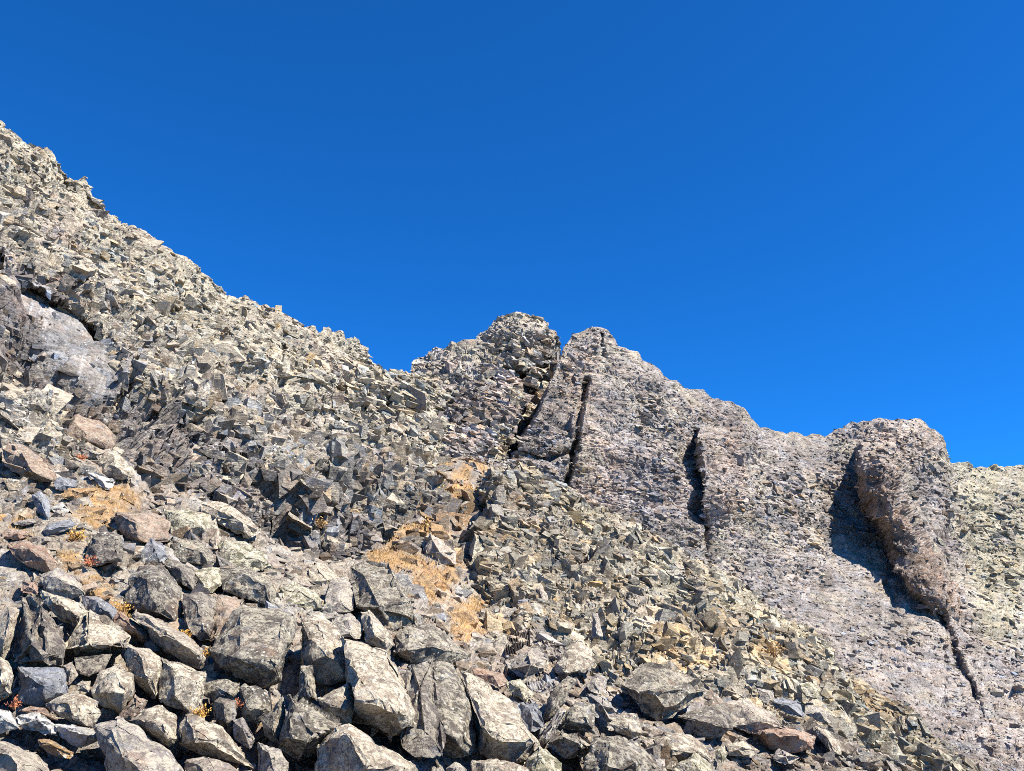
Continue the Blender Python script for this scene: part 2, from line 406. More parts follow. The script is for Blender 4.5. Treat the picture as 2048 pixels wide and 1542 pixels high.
def feat_r(X, Y):
    d = 11.0 * sstep(0, 18, edge_c(Y) - X)
    # thin fin: the wall right of it stands proud
    f = X - fin_x(Y); w = sstep(835, 870, Y) * (1 - sstep(985, 1075, Y))
    d -= 3.2 * w * sstep(-2, 4, f) * (1 - sstep(45, 150, f)); d += 1.0 * w * sstep(-60, -5, f) * (1 - sstep(-5, 2, f))
    # dyke
    g = X - dyke_x(Y); hgt = sstep(870, 930, Y) * (1 - sstep(1140, 1260, Y) * .92) * (1 - sstep(1420, 1500, Y))
    wd = np.interp(Y, [900, 1000, 1100, 1200, 1300, 1400], [52, 56, 50, 40, 18, 10])
    ov = 1.0 + .55 * (1 - sstep(1000, 1120, Y))
    d -= 6.0 * hgt * ov * sstep(-3, 1, g / wd * 10 - 1) * (1 - sstep(.95, 2.0, g / wd)) * (.82 + .18 * sstep(0.1, .9, g / wd))
    # far right recess behind the knob
    d += 5.0 * sstep(1895, 1915, X) * (1 - sstep(930, 1010, Y)) + 3.0 * sstep(1880, 1960, X) * (1 - sstep(1100, 1300, Y))
    # grooves
    d += 2.0 * groove(X, Y, [(1170, 760), (1163, 810), (1158, 850), (1146, 900), (1140, 965)], 6)
    d += 1.5 * groove(X, Y, [(1880, 1225), (1905, 1290), (1935, 1350), (1950, 1385)], 8)
    d += 1.0 * groove(X, Y, [(1414, 1060), (1408, 1110), (1430, 1150), (1500, 1180)], 6)
    d += 1.1 * groove(X, Y, [(1800, 890), (1815, 925), (1808, 955)], 6)
    d += 0.9 * groove(X, Y, [(1775, 1170), (1790, 1205)], 9)
    d -= 1.0 * blobs(X, Y, [(1160, 840, 14, 40, 15)])
    d += 1.6 * groove(X, Y, [(1030, 905), (1090, 915), (1150, 905)], 7)
    d += 0.8 * groove(X, Y, [(1205, 668), (1210, 715)], 4)
    return d
def zone_r(X, Y, p):
    sh = X.shape; n = pnoise(p, 6, 51, sh); n2 = pnoise(p, 2.2, 57, sh)
    t = np.broadcast_to(np.array([0.30, 0.268, 0.256]), sh + (3,))
    t = lerp3(t, (0.29, 0.25, 0.245), sstep(0, .4, n) * .6)
    t = lerp3(t, (0.34, 0.29, 0.23), sstep(.05, .4, n2) * .5)
    rosy = blobs(X, Y, [(1190, 930, 45, 110, -10), (1455, 930, 45, 110, -8), (1160, 760, 40, 80, 10), (1800, 880, 90, 60, 0)])
    t = lerp3(t, (0.37, 0.29, 0.245), rosy * .7)
    g = X - dyke_x(Y); dy = sstep(-5, 5, g) * (1 - sstep(70, 100, g)) * sstep(900, 970, Y) * (1 - sstep(1200, 1270, Y))
    t = lerp3(t, (0.27, 0.20, 0.158), dy * .9)
    green = sstep(1870, 1930, X - .15 * (Y - 900)) * (1 - dy) * (1 - sstep(1230, 1330, Y + 40 * n))
    t = lerp3(t, (0.31, 0.285, 0.20), green * .85)
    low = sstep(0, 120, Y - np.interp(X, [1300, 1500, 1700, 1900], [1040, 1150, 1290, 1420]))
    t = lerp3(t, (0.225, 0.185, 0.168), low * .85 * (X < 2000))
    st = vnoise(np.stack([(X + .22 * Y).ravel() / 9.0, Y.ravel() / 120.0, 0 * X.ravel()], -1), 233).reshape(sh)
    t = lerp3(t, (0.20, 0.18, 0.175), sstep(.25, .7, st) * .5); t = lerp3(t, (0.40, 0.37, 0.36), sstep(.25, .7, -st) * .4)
    l = np.clip(.22 + .5 * n2 + .3 * green, .02, 1) * (1 - .9 * dy)
    am = np.clip(.85 + .5 * n + .5 * dy, .35, 1.4)
    return t, l, am
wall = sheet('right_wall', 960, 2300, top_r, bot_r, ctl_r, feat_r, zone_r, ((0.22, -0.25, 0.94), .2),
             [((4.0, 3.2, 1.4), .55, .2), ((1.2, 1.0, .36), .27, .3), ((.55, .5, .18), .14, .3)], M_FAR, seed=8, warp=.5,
             label='pinkish grey laminated rock wall with a jutting reddish dyke, right side')

# ---- outcrop in front of the wall
edge_e = poly([(900, 1000), (950, 985), (985, 968), (1040, 978), (1090, 972), (1120, 955), (1180, 975), (1240, 1005), (1300, 1035), (1420, 1090), (1560, 1120)])
top_e = poly([(880, 940), (960, 950), (1000, 925), (1060, 935), (1110, 962), (1200, 1012), (1300, 1062), (1420, 1122), (1500, 1182), (1600, 1262), (1700, 1342), (1800, 1422), (1950, 1542), (2100, 1640)])
bot_e = poly([(880, 1240), (1000, 1420), (1150, 1560), (1400, 1640), (1700, 1680), (2100, 1690)])
ctl_e = [(960, 950, 44.5), (1000, 925, 46), (1000, 1100, 38), (1000, 1280, 29), (1200, 1020, 46.5), (1200, 1200, 35), (1300, 1350, 25.5), (1420, 1130, 47), (1400, 1300, 31), (1500, 1190, 47), (1600, 1270, 44),
         (1700, 1350, 40), (1500, 1450, 24), (1800, 1430, 36.5), (1700, 1542, 24), (1950, 1545, 33), (1150, 1500, 20), (2100, 1650, 30)]
def feat_e(X, Y):
    d = 4.5 * sstep(0, 22, edge_e(Y) - X) * (1 - sstep(1090, 1200, Y)) + 2.0 * sstep(1330, 1460, Y - .18 * (X - 1300))
    d -= 1.2 * sstep(0, 14, X - edge_e(Y)) * (1 - sstep(14, 90, X - edge_e(Y))) * (1 - sstep(1080, 1180, Y))
    d += 1.0 * groove(X, Y, [(1095, 1000), (1120, 1012), (1160, 1020)], 8)
    d += 0.8 * groove(X, Y, [(1205, 1190), (1220, 1230), (1245, 1265)], 6)
    d -= 0.8 * blobs(X, Y, [(1070, 1190, 40, 35, 40), (1240, 1120, 60, 30, 25), (1130, 1080, 45, 35, 20), (1330, 1220, 60, 35, 30), (1520, 1320, 60, 30, 30), (1440, 1230, 40, 25, 20)])
    return d
def zone_e(X, Y, p):
    sh = X.shape; n = pnoise(p, 4, 61, sh); n2 = pnoise(p, 1.6, 67, sh)
    t = np.broadcast_to(np.array([0.265, 0.228, 0.175]), sh + (3,))
    t = lerp3(t, (0.32, 0.285, 0.20), sstep(0, .4, n) * .6)
    t = lerp3(t, (0.25, 0.205, 0.175), sstep(.05, .4, n2) * .6)
    dry = blobs(X, Y, [(1380, 1300, 90, 28, 12), (1540, 1310, 45, 24, 30), (1000, 1300, 60, 40, 30), (1740, 1395, 60, 20, 35)])
    t = lerp3(t, (0.46, 0.34, 0.19), dry * .7)
    return t, np.clip(.42 + .5 * n, .1, 1) * (1 - .5 * dry), 1 - .3 * dry
outcrop = sheet('rubbly_outcrop', 880, 2060, top_e, bot_e, ctl_e, feat_e, zone_e, ((0.36, -0.28, 0.88), .3),
                [((2.8, 2.4, 1.3), .85, .2), ((.85, .75, .40), .34, .35), ((.34, .30, .16), .14, .35)], M_MID, seed=12,
                label='broken yellow-grey outcrop stepping down in front of the right wall')

# ---- talus ground
top_g = poly([(-500, 790), (0, 842), (110, 842), (210, 890), (300, 972), (430, 1006), (550, 1078), (640, 1126), (700, 1118), (780, 1085), (845, 1000), (875, 925), (960, 905), (1010, 950), (1060, 1240), (1200, 1350), (1400, 1400), (1600, 1450), (1900, 1560), (2500, 1640)])
bot_g = poly([(-500, 1700), (2500, 1700)])
ctl_g = [(-500, 1542, 8.5), (0, 1542, 10), (500, 1542, 12), (1000, 1542, 14.5), (1500, 1542, 19), (2048, 1560, 27), (2500, 1640, 31), (0, 1350, 12.6), (500, 1350, 14.6), (800, 1350, 16.5), (1100, 1350, 20.5), (1500, 1420, 23.5),
         (0, 1200, 15.5), (300, 1200, 17.2), (600, 1200, 21), (800, 1200, 24.5), (1000, 1260, 29.5), (0, 1050, 19.5), (200, 1050, 21), (400, 1060, 25), (850, 1050, 40), (950, 1050, 41.5), (0, 930, 23.5), (250, 965, 26), (900, 930, 47), (-500, 1000, 17),
         (900, 1150, 34), (700, 1120, 31.5), (1200, 1420, 18.5), (500, 1700, 10), (1500, 1700, 14)]
soil_spots = [(215, 1010, 75, 45, -8), (140, 1080, 70, 28, 55), (190, 1160, 65, 26, 52), (65, 1055, 60, 26, 10), (900, 1000, 60, 75, 0), (820, 1090, 90, 40, -20), (880, 1150, 80, 60, 45), (950, 1230, 70, 45, 40), (240, 1215, 30, 15, 40), (930, 940, 50, 30, 0)]
def feat_g(X, Y):
    soil = blobs(X, Y, soil_spots) * .8
    bould = sstep(860, 960, Y + .1 * (X - 300)) * (1 - sstep(700, 760, X) * (1 - sstep(1230, 1290, Y))) * (1 - soil)
    return 0.15 * soil + bould * (.35 + .55 * sstep(1050, 1300, Y))
def zone_g(X, Y, p):
    sh = X.shape; n = pnoise(p, 3, 71, sh); n2 = pnoise(p, 1.0, 77, sh)
    t = np.broadcast_to(np.array([0.20, 0.165, 0.14]), sh + (3,))
    t = lerp3(t, (0.22, 0.215, 0.22), sstep(0, .35, n2) * .8)
    soil = np.clip(soil_mask(X, Y) * (.8 + .5 * n2), 0, 1)
    t = lerp3(t, (0.39, 0.235, 0.10), soil * .92)
    return t, np.clip(.35 + .4 * n, 0, 1) * (1 - soil), 1 - .62 * blobs(X, Y, soil_spots)
talus = sheet('talus_ground', -400, 2400, top_g, bot_g, ctl_g, feat_g, zone_g, ((0.2, -0.2, 0.95), .6),
              [((1.3, 1.1, .9), .22, .3), ((.5, .45, .35), .12, .3), ((.2, .18, .14), .05, .3)], M_NEAR, seed=15, back=0, step=5.0,
              front=[(6.5, 0.2), (3, 0.02), (0, 0.0), (-12, -1.2), (-60, -8), (-200, -20)], ridge=0,
              label='bouldery talus slope with patches of ochre soil, in the foreground')

# ------------------------------------------------------------------ what is visible (coarse depth buffer)
SHEETS = [cliff, crag, wall, outcrop, talus]
CELL = 6; ZW, ZH = 2048 // CELL + 1, 1542 // CELL + 1
zbuf = np.full((ZH, ZW), 1e9)
def proj(p):
    x = p[..., 0]; y = p[..., 1]; z = p[..., 2] - CAMZ
    d = y * CP + z * SP; u = -y * SP + z * CP
    return 1024 + F * x / d, 771 - F * u / d
for s_ in SHEETS:
    s_.U, s_.W = proj(s_.V)
    ok = (s_.U >= 0) & (s_.U < 2048) & (s_.W >= 0) & (s_.W < 1542)
    np.minimum.at(zbuf, ((s_.W[ok] / CELL).astype(int), (s_.U[ok] / CELL).astype(int)), s_.V[..., 1][ok])
for s_ in SHEETS:
    ok = (s_.U >= 0) & (s_.U < 2047) & (s_.W >= 0) & (s_.W < 1541)
    zz = np.full(s_.U.shape, -1.0)
    zz[ok] = zbuf[(s_.W[ok] / CELL).astype(int), (s_.U[ok] / CELL).astype(int)]
    s_.vis = ok & (s_.V[..., 1] < zz + 1.2)
    s_.vis_idx = np.flatnonzero(s_.vis.ravel())

# ------------------------------------------------------------------ loose rock shapes
def hull_points(pts):
    bm = bmesh.new()
    for p in pts: bm.verts.new(p)
    r = bmesh.ops.convex_hull(bm, input=bm.verts)
    bmesh.ops.delete(bm, geom=list({g for g in r['geom_interior'] + r['geom_unused'] if isinstance(g, bmesh.types.BMVert) and g.is_valid}), context='VERTS')
    bmesh.ops.recalc_face_normals(bm, faces=bm.faces)
    return bm
def tri_arrays(bm):
    bmesh.ops.triangulate(bm, faces=bm.faces); bm.verts.ensure_lookup_table(); bm.verts.index_update()
    V = np.array([v.co[:] for v in bm.verts]); T = np.array([[v.index for v in f.verts] for f in bm.faces]); bm.free()
    return V, T
def refine(V, T, L, n=16):
    """longest-edge bisection until no edge is longer than L"""
    for _ in range(n):
        E = np.stack([T, np.roll(T, -1, 1)], -1); ln = np.linalg.norm(V[E[..., 0]] - V[E[..., 1]], axis=-1)
        k = ln.argmax(1); big = ln.max(1) > L
        if not big.any(): break
        key = np.sort(E, -1).reshape(-1, 2); u, inv = np.unique(key[:, 0].astype(np.int64) * 10000000 + key[:, 1], return_inverse=True); inv = inv.reshape(-1, 3)
        mk = np.zeros(len(u), bool); mk[inv[np.flatnonzero(big), k[big]]] = True
        mid = np.full(len(u), -1); mid[mk] = len(V) + np.arange(mk.sum())
        V = np.concatenate([V, (V[u[mk] // 10000000] + V[u[mk] % 10000000]) / 2])
        m = mk[inv]; M = mid[inv]; c = m.sum(1); out = [T[c == 0]]
        def rolled(sel, sh): return np.take_along_axis(T[sel], (np.arange(3) + sh[:, None]) % 3, 1), np.take_along_axis(M[sel], (np.arange(3) + sh[:, None]) % 3, 1)
        if (c == 1).any():
            t, q = rolled(c == 1, m[c == 1].argmax(1)); out += [np.stack([t[:, 0], q[:, 0], t[:, 2]], -1), np.stack([q[:, 0], t[:, 1], t[:, 2]], -1)]
        if (c == 2).any():
            t, q = rolled(c == 2, (m[c == 2].argmin(1) + 1) % 3)
            out += [np.stack([q[:, 0], t[:, 1], q[:, 1]], -1), np.stack([t[:, 0], q[:, 0], q[:, 1]], -1), np.stack([t[:, 0], q[:, 1], t[:, 2]], -1)]
        if (c == 3).any():
            t, q = T[c == 3], M[c == 3]
            out += [np.stack([t[:, 0], q[:, 0], q[:, 2]], -1), np.stack([q[:, 0], t[:, 1], q[:, 1]], -1), np.stack([q[:, 2], q[:, 1], t[:, 2]], -1), q]
        T = np.concatenate(out)
    fn = np.cross(V[T[:, 1]] - V[T[:, 0]], V[T[:, 2]] - V[T[:, 0]]); N = np.zeros_like(V)
    for i in range(3): np.add.at(N, T[:, i], fn)
    N /= np.linalg.norm(N, axis=1, keepdims=True) + 1e-12
    return V, N, T
def roughen(V, N, size, seed, R, amt=1.0, bed=1.0):
    q = V @ R.T / np.array([1, 1, bed])
    a, ck, r1, _ = cells(q / (size * .42) + 3.1, seed, 6.0, 1.6, (0, 0, .2))
    b, ck2, r2, _ = cells(q / (size * .15) + 7.7, seed + 1, 4.0, 1.6, (0, 0, .3))
    c = fbm(V / (size * .6), seed + 2, 4)
    d = size * amt * (.034 * (a - .25) + .012 * (b - .25) + .010 * c)
    return V + N * d[:, None], .80 + .3 * r1 + .12 * r2

# small angular pieces used for scree and for blocks standing out of the faces
def chip_points(r, n, asp):
    """a joint-bounded block: jittered box with some corners knocked off"""
    p = []
    for sx in (-1, 1):
        for sy in (-1, 1):
            for sz in (-1, 1):
                c = np.array([sx, sy, sz], float) * r.uniform(.72, 1.05, 3)
                if r.random() < .16:
                    for k in range(3):
                        e = c.copy(); e[k] *= r.uniform(.1, .55); p.append(e)
                else: p.append(c)
    p = np.array(p); sh = r.normal(0, .22, (3, 3)); np.fill_diagonal(sh, 1)
    return (p @ sh) * np.array(asp) * .5
def chip(seed, n, asp, L=None, amt=1.0):
    r = np.random.default_rng(seed); bm = hull_points(chip_points(r, n, asp))
    V, T = tri_arrays(bm); N = None
    if L: V, N, T = refine(V, T, L)
    var = np.ones(len(V))
    if L: V, var = roughen(V, N, 1.0, seed, np.eye(3), amt, .5)
    return V, T, var
ASPS = [(1, .8, .30), (1, .7, .48), (1, .9, .22), (.8, .75, .6), (1.3, .7, .28), (1.1, .9, .4)]
CHIPS = [chip(100 + i, 9 + i % 3, ASPS[i % 6]) for i in range(24)]
EQUANT = [(1, .9, .85), (1, .8, .7), (.85, .9, 1.1), (1, .75, .9), (1.1, .9, .6), (.8, .8, .8)]
CHIPS += [chip(150 + i, 9, EQUANT[i % 6]) for i in range(24)]      # squarish joint blocks
BLOCKS = [chip(200 + i, 11 + i % 4, (ASPS[i % 6] if i % 2 else EQUANT[i // 2 % 6]), .24) for i in range(12)]

def orient(n, R, r, wob):
    """rotation matrices (columns = local axes): bedding frame R jittered by wob radians"""
    ax, ay, az = r.normal(0, wob, n), r.normal(0, wob, n), r.integers(0, 4, n) * 1.5708 + r.normal(0, .15 + wob, n)
    o, i = np.zeros(n), np.ones(n)
    X = np.stack([i, o, o, o, np.cos(ax), -np.sin(ax), o, np.sin(ax), np.cos(ax)], -1).reshape(n, 3, 3)
    Y = np.stack([np.cos(ay), o, np.sin(ay), o, i, o, -np.sin(ay), o, np.cos(ay)], -1).reshape(n, 3, 3)
    Z = np.stack([np.cos(az), -np.sin(az), o, np.sin(az), np.cos(az), o, o, o, i], -1).reshape(n, 3, 3)
    return R.T[None] @ X @ Y @ Z

def pick(sh, n, r, weight=None):
    idx = sh.vis_idx
    # even cover of the picture: grid points are already even in pixels
    if weight is not None:
        w = weight(sh.U.ravel()[idx], sh.W.ravel()[idx]); idx = idx[r.random(len(idx)) < w]
    return r.choice(idx, min(n, len(idx)), replace=False)

def stuff(name, sh, n, px, R, seed, mat, parent=None, weight=None, wob=.10, sink=.20, lift=(.45, 1.4), power=3.0, kinds=(0, 24), **props):
    """many small broken pieces joined into one mesh"""
    r = np.random.default_rng(seed); ids = pick(sh, n, r, weight); n = len(ids)
    P = sh.V.reshape(-1, 3)[ids]; Nn = sh.N.reshape(-1, 3)[ids]; A = sh.A.reshape(-1, 4)[ids]
    size = (px[0] + (px[1] - px[0]) * r.random(n) ** power) * P[:, 1] / F
    patch = fbm(P / (P[:, 1:2] * .055), seed + 400, 3)
    size = size * np.clip(1 + .9 * patch, .5, 1.6) * (1 if name == 'scree' else .62 + .38 * sstep(8, 60, sh.top.ravel()[ids]))
    O = orient(n, R, r, wob * np.clip(1 + 2.0 * patch, .5, 2.4)); P = P - Nn * (sink * size * (1 - .8 * patch))[:, None]
    VV = []; TT = []; CC = []; off = 0; kind = r.integers(kinds[0], kinds[1], n)
    k_ = r.normal(0, 1, n); C = A.copy(); C[:, :3] *= r.uniform(lift[0], lift[1], n)[:, None] * np.stack([1 + .10 * k_, 1 + .01 * k_, 1 - .12 * k_], -1); C[:, 3] *= r.uniform(.2, 1.5, n)
    for j, (V, T, _) in enumerate(CHIPS):
        m = np.flatnonzero(kind == j); k = len(m)
        if not k: continue
        st = np.stack([np.ones(k), r.uniform(.75, 1.25, k), r.uniform(.6, 1.5, k)], -1) * size[m][:, None]
        W = np.einsum('nij,nvj->nvi', O[m], V[None] * st[:, None, :]) + P[m][:, None, :]
        VV.append(W.reshape(-1, 3)); TT.append((T[None] + (off + np.arange(k) * len(V))[:, None, None]).reshape(-1, 3)); off += k * len(V)
        CC.append(np.repeat(C[m], len(V), 0))
    me = mesh_from(name, np.concatenate(VV), np.concatenate(TT), np.clip(np.concatenate(CC), .02, .85), mat)
    return link(name, me, parent, kind='stuff', **props)

def pieces(name, sh, n, px, R, seed, mat, parent, weight=None, wob=.10, sink=.30, power=1.8, grey=.35):
    """single blocks, one object each, sharing a few meshes"""
    r = np.random.default_rng(seed); ids = pick(sh, n + 60, r, weight); ids = ids[sh.top.ravel()[ids] > (26 if parent else -99)][:n]; n = len(ids)
    pal = sh.A.reshape(-1, 4)[r.choice(ids, len(BLOCKS))]
    mes = []
    for (V, T, var), c in zip(BLOCKS, pal):
        col4 = np.repeat(c[None], len(V), 0).copy(); col4[:, :3] *= (var * r.uniform(.8, 1.25))[:, None]
        mes.append(mesh_from(name, V, T, np.clip(col4, .02, .8), mat))
    P = sh.V.reshape(-1, 3)[ids]; Nn = sh.N.reshape(-1, 3)[ids]
    size = (px[0] + (px[1] - px[0]) * r.random(n) ** power) * P[:, 1] / F; O = orient(n, R, r, wob); P = P - Nn * (sink * size)[:, None]
    out = []
    for i in range(n):
        o = bpy.data.objects.new(name, mes[r.integers(0, len(mes))]); col.objects.link(o)
        M = Matrix(O[i].tolist()).to_4x4() @ Matrix.Diagonal((size[i], size[i] * r.uniform(.8, 1.2), size[i] * r.uniform(.8, 1.3), 1)); M.translation = P[i].tolist()
        o.matrix_world = M
        if parent: o.parent = parent
        out.append(o)
    return out

R_L = frame((0.42, -0.30, 0.86), .3); R_B = frame((0.34, -0.30, 0.88), .2); R_R = frame((0.22, -0.25, 0.94), .2); R_E = frame((0.36, -0.28, 0.88), .3); R_G = frame((0.25, -0.35, 0.9), .4)
w_slab = lambda x, y: (1 - .55 * blobs(x, y, DARK)) * (1 - .93 * blobs(x, y, [(150, 680, 100, 56, 46), (66, 600, 45, 40, 58), (215, 750, 40, 45, 50)]))
pieces('block', cliff, 290, (26, 62), R_L, 21, M_MID, cliff.obj, w_slab)
R_J = frame((0.25, -0.10, 0.96), .35)
crest = lambda x, y: 1 - sstep(90, 230, y - top_l(x))
stuff('shard_cover', cliff, 6500, (5, 30), R_L, 22, M_MID, cliff.obj, lambda x, y: w_slab(x, y) * (.12 + .88 * crest(x, y)))
stuff('joint_block_cover', cliff, 7500, (6, 30), R_J, 32, M_MID, cliff.obj, lambda x, y: w_slab(x, y) * (1 - .85 * crest(x, y)), wob=.2, sink=.3, kinds=(24, 48))
pieces('block', crag, 110, (18, 40), R_B, 23, M_MID, crag.obj)
stuff('shard_cover', crag, 4600, (4, 22), R_B, 24, M_MID, crag.obj)
w_wall = lambda x, y: .6 + .4 * sstep(1860, 1900, x) + .5 * (1 - sstep(40, 120, y - top_r(x)))
pieces('block', wall, 160, (12, 28), R_R, 25, M_FAR, wall.obj, w_wall)
stuff('shard_cover', wall, 15000, (3.5, 16), R_R, 26, M_FAR, wall.obj, w_wall, wob=.10, sink=.2)
pieces('block', outcrop, 290, (20, 44), R_E, 27, M_MID, outcrop.obj)
stuff('shard_cover', outcrop, 6500, (5, 34), R_E, 28, M_MID, outcrop.obj)
stuff('joint_block_cover', outcrop, 4800, (6, 26), R_J, 38, M_MID, outcrop.obj, wob=.25, sink=.22, kinds=(24, 48))

# ------------------------------------------------------------------ boulders, one by one
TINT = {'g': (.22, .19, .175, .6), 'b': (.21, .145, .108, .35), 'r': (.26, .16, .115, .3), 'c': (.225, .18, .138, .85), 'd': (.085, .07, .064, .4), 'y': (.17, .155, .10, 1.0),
        'w': (.44, .42, .39, .3), 'o': (.42, .25, .11, .2), 'u': (.20, .205, .225, .15), 'l': (.095, .08, .066, .55), 'p': (.255, .205, .17, .6)}
gx_ = np.arange(-100, 1801, 10.0); gy_ = np.arange(800, 1661, 10.0)
GX, GY = np.meshgrid(gx_, gy_)
GD = talus.tps(GX, GY)
GD = np.where(GX > 1010, np.minimum(GD, outcrop.tps(GX, GY) + 2.0 * sstep(1330, 1460, GY - .18 * (GX - 1300))), GD)
def ground_depth(x, y):
    i = min(max((x + 100) / 10.0, 0), len(gx_) - 1.001); j = min(max((y - 800) / 10.0, 0), len(gy_) - 1.001)
    a, b = int(i), int(j); u, v = i - a, j - b
    return float((GD[b, a] * (1 - u) + GD[b, a + 1] * u) * (1 - v) + (GD[b + 1, a] * (1 - u) + GD[b + 1, a + 1] * u) * v)
